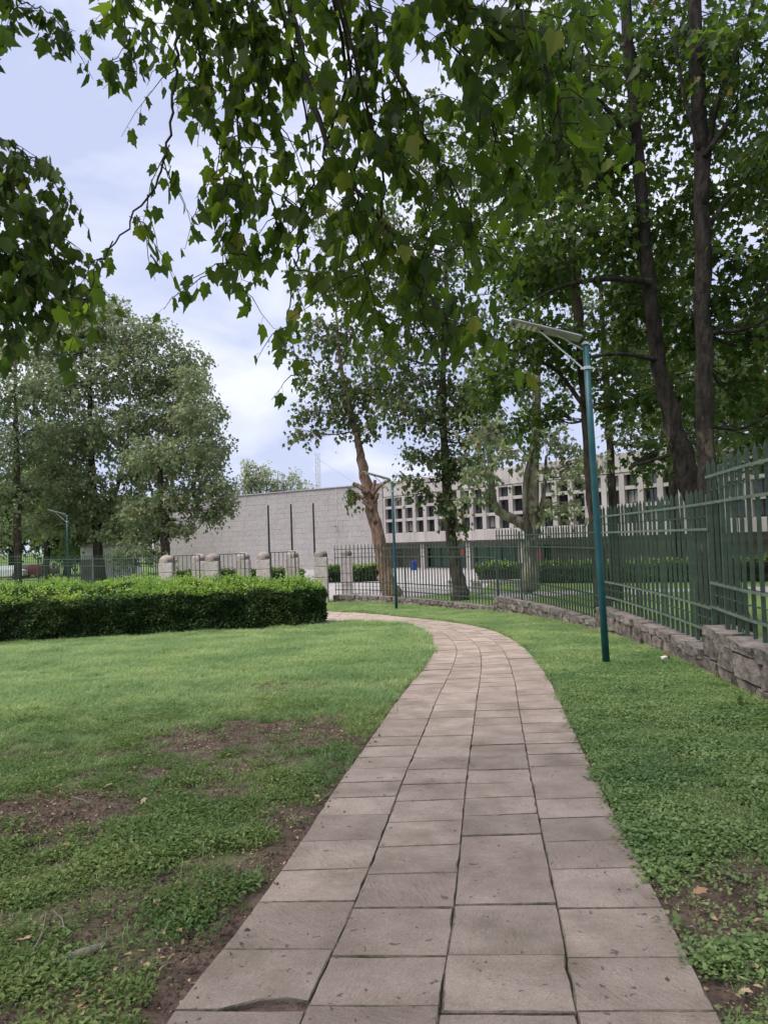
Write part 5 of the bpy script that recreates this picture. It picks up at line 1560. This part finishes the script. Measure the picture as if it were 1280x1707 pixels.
BR = [  # pixel polyline with depth, radius, side twigs per metre, twig length, leaves per twig, leaf scale
    ([(300, -60, 5.2), (296, 60, 5.0), (290, 160, 4.9), (272, 270, 4.8), (228, 355, 4.7), (165, 440, 4.6), (142, 520, 4.6)], .013, 5.0, .34, 5, .85),
    ([(318, -60, 5.3), (330, 60, 5.2), (347, 170, 5.1), (372, 260, 5.0), (376, 360, 4.9), (368, 470, 4.9)], .012, 9, .36, 6, 1.0),
    ([(470, -60, 5.0), (500, 80, 4.9), (530, 190, 4.8), (560, 270, 4.7), (620, 350, 4.6), (690, 430, 4.5), (735, 520, 4.4), (752, 550, 4.4)], .024, 11, .5, 7, .95),
    ([(545, 240, 4.8), (512, 330, 4.9), (494, 430, 5.0), (482, 540, 5.0), (505, 640, 5.0)], .011, 6, .34, 5, .85),
    ([(590, 310, 4.7), (600, 420, 4.7), (622, 500, 4.6), (638, 540, 4.6)], .010, 8, .38, 6, .95),
    ([(600, -60, 4.6), (640, 80, 4.5), (700, 200, 4.4), (750, 300, 4.3), (800, 400, 4.3)], .016, 12, .45, 7, .95),
    ([(830, -60, 4.4), (885, 50, 4.2), (920, 140, 4.1), (935, 220, 4.0), (925, 280, 4.0)], .014, 11, .4, 7, 1.05),
    ([(720, -60, 4.7), (760, 80, 4.5), (815, 200, 4.4), (855, 290, 4.4)], .014, 12, .45, 7, 1.0),
    ([(400, -60, 5.1), (430, 80, 5.0), (455, 180, 4.9), (480, 290, 4.9), (450, 400, 4.9)], .013, 11, .4, 6, .95),
    ([(960, -60, 4.7), (975, 60, 4.5), (985, 160, 4.4), (990, 230, 4.4)], .012, 9, .35, 6, .95),
    ([(190, -60, 5.4), (205, 20, 5.3), (222, 90, 5.2), (228, 130, 5.2)], .010, 11, .3, 6, 1.0),
    ([(370, -50, 5.0), (385, 120, 5.0), (402, 240, 5.0), (405, 340, 5.0), (375, 470, 5.0)], .011, 8, .32, 6, .95),
    ([(540, -60, 4.4), (580, 60, 4.4), (600, 160, 4.4), (640, 260, 4.3)], .012, 13, .4, 7, 1.0),
    ([(260, -80, 5.0), (330, -10, 5.0), (420, 40, 4.9), (480, 120, 4.9)], .012, 13, .36, 7, 1.0),
    ([(660, -80, 4.2), (760, -10, 4.2), (850, 60, 4.2), (900, 120, 4.2)], .012, 12, .38, 7, 1.0),
    ([(640, 380, 4.6), (690, 470, 4.6), (720, 560, 4.5), (728, 555, 4.5)], .009, 9, .34, 6, 1.05),
    ([(520, 300, 5.2), (560, 400, 5.1), (570, 480, 5.1)], .009, 10, .36, 6, .9),
]
near_tree('overhanging_tree', 'large leaved tree whose dark twigs and lobed leaves hang into the top of the view', (-3.6, -2.4, .1), [(-3.6, -2.4, .1), (-3.5, -2.3, 2.5), (-3.0, -1.8, 4.8), (-2.0, -.8, 7.6)], [.34, .28, .24, .16], BR, 300, M['leaf_near'],
          shade_crown=[((-4, -1, 7.2), (3.0, 2.5, 1.2), 95), ((-1, 0, 7.4), (2.8, 2.4, 1.2), 90), ((2.4, 0, 7.2), (2.6, 2.4, 1.2), 75), ((0, 3.2, 7.6), (3.5, 2.4, .8), 95), ((-4.5, 3, 7.4), (2.8, 2.4, 1.0), 85), ((4.6, 3.2, 7.4), (2.4, 2.4, 1.0), 80), ((1.5, 6.0, 9.2), (3.2, 2.4, 1.0), 100), ((-3.0, 5.8, 9.0), (2.8, 2.2, 1.0), 100), ((-7.2, .5, 7.4), (2.6, 2.6, 1.2), 80), ((-6.6, 3.6, 8.2), (2.4, 2.2, 1.2), 70), ((-4.2, 7.0, 9.8), (2.6, 2.2, 1.0), 90)])
BL2 = [
    ([(-70, 250, 7.2), (10, 300, 7.0), (60, 370, 6.9), (95, 440, 6.8), (120, 500, 6.8)], .016, 16, .5, 8, .85),
    ([(-70, 300, 6.6), (-10, 380, 6.6), (30, 460, 6.6), (60, 530, 6.6)], .014, 15, .45, 8, .9),
    ([(-60, 210, 7.4), (20, 240, 7.3), (80, 290, 7.2), (115, 350, 7.2)], .012, 11, .45, 7, .85),
    ([(-50, -40, 6.0), (20, -5, 6.0), (80, 20, 6.0), (125, 55, 6.0)], .010, 11, .3, 6, .8),
    ([(-40, 10, 5.6), (0, 30, 5.6), (12, 70, 5.6)], .008, 6, .25, 4, .8),
    ([(-60, 430, 6.2), (-20, 480, 6.2), (20, 540, 6.2), (48, 580, 6.2)], .012, 9, .35, 6, .95),
]
near_tree('overhanging_tree', 'tree at the left edge whose dark leafy boughs reach in from outside the view', (-7.6, 5.2, -.3), [(-7.6, 5.2, -.3), (-7.5, 5.3, 2.5), (-7.2, 5.5, 4.5), (-6.6, 5.8, 6.2)], [.3, .25, .2, .12], BL2, 200, M['leaf_dark'], lsize=.15)

# ------------------------------------------------------------------ hedges
def hedge(name, label, poly, h_front, h_back, n_leaf, n_shoot, lsize, group=None, front=None):
    """clipped hedge over a ground polygon; height rises from the front line to the back"""
    poly = np.array(poly, float)
    c = poly.mean(0)
    root = thing(name, (c[0], c[1], float(g(c[1]))), label, 'hedge', group)
    def height(x, y, d):
        return h_front + (h_back - h_front)*np.clip(d/1.3, 0, 1)
    def dens_pts(n):
        lo, hi = poly.min(0), poly.max(0)
        x = rng.uniform(lo[0], hi[0], n*3); y = rng.uniform(lo[1], hi[1], n*3)
        k = inside(poly, x, y); return x[k][:n], y[k][:n]
    # solid dark core added inside so no light leaks through the leaves
    mb = MB()
    nx_, ny_ = 46, 14
    lo, hi = poly.min(0), poly.max(0)
    core = MB()
    sh = (poly - c)
    ins = np.array([q - q/np.linalg.norm(q)*.45 for q in sh]) + c
    dmax = 1
    bot = [(q[0], q[1], float(g(q[1])) + .1) for q in ins]
    top_ = [(q[0], q[1], float(g(q[1])) + h_front - .22) for q in ins]
    n = len(ins)
    core.add(bot + top_, [tuple(range(n-1, -1, -1)), tuple(range(n, 2*n))] + [(i, (i+1) % n, n+(i+1) % n, n+i) for i in range(n)])
    core.build('light_stop_core', M['twig'], root)
    Ms, Ts = [], []
    # sides
    L_ = np.linalg.norm(np.roll(poly, -1, 0) - poly, axis=1); P_ = L_/L_.sum()
    ns = int(n_leaf*.55)
    e = rng.choice(n, ns, p=P_); t = rng.random(ns)
    a = poly[e]; b = np.roll(poly, -1, 0)[e]
    q = a + (b-a)*t[:, None]; nrm = unit(np.stack([(b-a)[:, 1], -(b-a)[:, 0]], 1))
    zf = rng.random(ns)**.85
    lump = fbm(q[:, 0]*1.6 + q[:, 1]*1.6, zf*2.2 + 5, 44) - .5
    q = q + nrm*(lump*.6 - .02 - rng.random(ns)**2*.22 - .10*np.clip(zf - .82, 0, 1)*4)[:, None]
    z = g(q[:, 1]) + .04 + zf*(h_front - .04)
    T1 = np.stack([q[:, 0], q[:, 1], z], 1)
    tip = np.concatenate([nrm*.7, np.full((ns, 1), .1)], 1) + rng.normal(0, .6, (ns, 3))
    nr = np.concatenate([nrm*.6, np.full((ns, 1), .7)], 1) + rng.normal(0, .5, (ns, 3))
    Ms.append(frames(tip, nr)*(lsize*rng.uniform(.6, 1.2, ns))[:, None, None]); Ts.append(T1)
    # top
    nt_ = n_leaf - ns
    x, y = dens_pts(nt_); d = poly_dist(poly, x, y); m = len(x)
    lump = (fbm(x*1.3, y*1.3, 45) - .5)*.36
    z = g(y) + height(x, y, d) + lump - rng.random(m)**2*.22
    T2 = np.stack([x, y, z], 1)
    tip = rng.normal(0, .7, (m, 3)) + np.array([0, 0, .5]); nr = rng.normal(0, .6, (m, 3)) + np.array([0, 0, .8])
    Ms.append(frames(tip, nr)*(lsize*rng.uniform(.6, 1.2, m))[:, None, None]); Ts.append(T2)
    link('foliage', leaf_mesh('foliage', 'far', np.concatenate(Ms), np.concatenate(Ts), M['leaf_hedge']), root)['kind'] = 'stuff'
    # young shoots
    x, y = dens_pts(n_shoot//7); d = poly_dist(poly, x, y); m = len(x)
    lump = (fbm(x*1.3, y*1.3, 45) - .5)*.36
    zb = g(y) + height(x, y, d) + lump
    ok = fbm(x*1.7, y*1.7, 71) + rng.normal(0, .12, m) > .43
    x, y, d, zb = x[ok], y[ok], d[ok], zb[ok]; m = len(x)
    ht = rng.uniform(.05, .34, m)*(rng.random(m)*.6 + fbm(x*1.1, y*1.1, 61)*1.1)
    f = rng.random((m, 7)); T3 = np.stack([x[:, None] + rng.normal(0, .03, (m, 7)), y[:, None] + rng.normal(0, .03, (m, 7)), zb[:, None] - .04 + ht[:, None]*f], -1).reshape(-1, 3)
    mm = len(T3); tip = rng.normal(0, .6, (mm, 3)) + np.array([0, 0, .5]); nr = rng.normal(0, .5, (mm, 3)) + np.array([0, 0, .8])
    link('shoots', leaf_mesh('shoots', 'far', frames(tip, nr)*(lsize*rng.uniform(.5, 1.1, mm))[:, None, None], T3, M['leaf_shoot']), root)['kind'] = 'stuff'
    return root


hedge('clipped_hedge', 'long dark clipped hedge with bright new shoots across the lawn at left', HEDGE, 1.12, 1.46, 130000, 75000, .068)
hedge('inner_hedge', 'clipped hedge right of the entrance behind the forked tree', [(5.4, 45), (9, 43), (14, 40.5), (24, 36.5), (25, 38.5), (15, 42.8), (9, 45.5), (6, 47)], 1.05, 1.15, 26000, 14000, .10, 'clipped hedges in the forecourt')
hedge('inner_hedge', 'small clipped hedge behind the far fence beside the pruned tree', [(-4.2, 51), (.0, 51), (-.2, 53), (-4.2, 53)], .95, 1.1, 9000, 5000, .11, 'clipped hedges in the forecourt')
hedge('inner_hedge', 'low clipped hedge behind the gates before the blank wall', [(-16, 53), (-6, 52), (-6, 54), (-16, 55.5)], .85, 1.0, 14000, 8000, .11, 'clipped hedges in the forecourt')

# ------------------------------------------------------------------ small things on the ground
def litter_leaf(px, py, s, label, mat='dry_leaf', group='fallen dry leaves'):
    s *= .75
    p = ground_at(px, py)
    V, F = leaf_proto('near', .5, int(px))
    a = rng.uniform(0, 6.28); rt = np.array(Matrix.Rotation(a, 3, 'Z') @ Matrix.Rotation(rng.uniform(-.4, .4), 3, 'X'))
    v = (V*s) @ rt.T; v = v - v.mean(0) + np.array([p[0], p[1], float(gz(p[0], p[1])) + .035 + s*.1])
    me = bpy.data.meshes.new('fallen_leaf'); me.from_pydata(v.tolist(), [], F); me.update()
    tag(link('fallen_leaf', me, None, M[mat]), label, 'leaf', group)


litter_leaf(1066, 1182, .16, 'large pale fallen leaf on the ground cover right of the path')
litter_leaf(1062, 1091, .15, 'tan fallen leaf in the verge right of the near lamp post')
litter_leaf(1168, 1497, .09, 'curled brown leaf at the edge of the bare dark soil at right')
litter_leaf(1188, 1640, .07, 'small orange dry leaf beside the path at the lower right')
litter_leaf(1243, 1668, .06, 'small tan dry leaf at the lower right corner')
litter_leaf(42, 1572, .09, 'pale dry leaf in the weeds at the lower left')
litter_leaf(397, 1407, .06, 'pale dry leaf on the lawn left of the path middle')
litter_leaf(110, 1417, .07, 'round brown leaf on the lawn near the bare soil')
litter_leaf(180, 1322, .09, 'tan leaf lying on the bare brown soil at left')
litter_leaf(1137, 1267, .08, 'small pale leaf in the ground cover left of the wall')
litter_leaf(530, 1336, .06, 'pale leaf at the left edge of the path')
for px, py, s, lb in ((330, 1215, .09, 'brown leaf on the middle bare patch'), (300, 1560, .05, 'tiny pale leaf in the weeds left of the path'), (262, 1516, .06, 'brown leaf among the weeds'), (240, 1345, .07, 'pale leaf right of the bare soil')):
    litter_leaf(px, py, s, lb)
p = ground_at(1107, 1104)
root = thing('drink_carton', (p[0], p[1], float(g(p[1]))), 'crumpled red and white packet lying by the foot of the stone wall', 'litter')
mb = MB(); mb.box((p[0], p[1], float(gz(p[0], p[1])) + .07), (.10, .07, .06), .5, .012); mb.build('body', M['white_paint'], root)
mb = MB(); mb.box((p[0] + .055, p[1] + .03, float(gz(p[0], p[1])) + .085), (.05, .074, .064), .5, .012); mb.build('end', M['red'], root)
# tree root and fallen twigs
pts = [ground_at(a, b) for a, b in ((70, 1618), (105, 1603), (140, 1585), (185, 1572))]
mb = MB(); mb.tube([(p[0], p[1], float(gz(p[0], p[1])) + .012) for p in catmull(pts, 4)], [.012, .016, .02, .022, .024, .024, .024, .023, .022, .02, .018, .014, .008], 7, True, .25)
tag(mb.build('surface_root', M['root'], None, True), 'grey tree root showing above the soil at the lower left', 'root')
for (a, b, c_, d_, lb) in ((78, 1532, 52, 1600, 'thin pale straw lying steeply in the weeds at the lower left'), (90, 1528, 108, 1555, 'short thin twig beside the pale straw'), (120, 1340, 152, 1350, 'thin dry twig on the bare soil at left'), (300, 1210, 318, 1216, 'short broken twig on the upper bare patch'), (1143, 1556, 1160, 1558, 'pale cigarette sized twig on dark soil at right')):
    p, q = ground_at(a, b), ground_at(c_, d_)
    mb = MB(); m_ = (p+q)/2
    mb.tube([(v[0], v[1], float(gz(v[0], v[1])) + .03) for v in (p, m_ + np.array([.01, .01, 0]), q)], [.004, .0045, .003], 5)
    tag(mb.build('fallen_twig', M['root']), lb, 'twig', 'fallen twigs')
# young plant at the foot of the wall
p = ground_at(1235, 1185)
root = thing('weed_plant', (p[0], p[1], float(g(p[1]))), 'young broad leaved weed at the foot of the nearest stone wall', 'plant')
n = 16
D = unit(rng.normal(0, 1, (n, 3)) + np.array([0, 0, .9])); T = np.tile(p, (n, 1)) + D*.03 + rng.normal(0, .03, (n, 3)); T[:, 2] = p[2] + .05 + rng.random(n)*.12
link('leaves', leaf_mesh('leaves', 'far', frames(D, rng.normal(0, .4, (n, 3)) + np.array([0, 0, 1.]))*(.075*rng.uniform(.6, 1.2, n))[:, None, None], T, M['weed']), root)
mb = MB(); mb.tube([(p[0], p[1], p[2]), (p[0], p[1], p[2] + .16)], .006, 5); mb.build('stem', M['twig'], root)
bpy.context.view_layer.update()
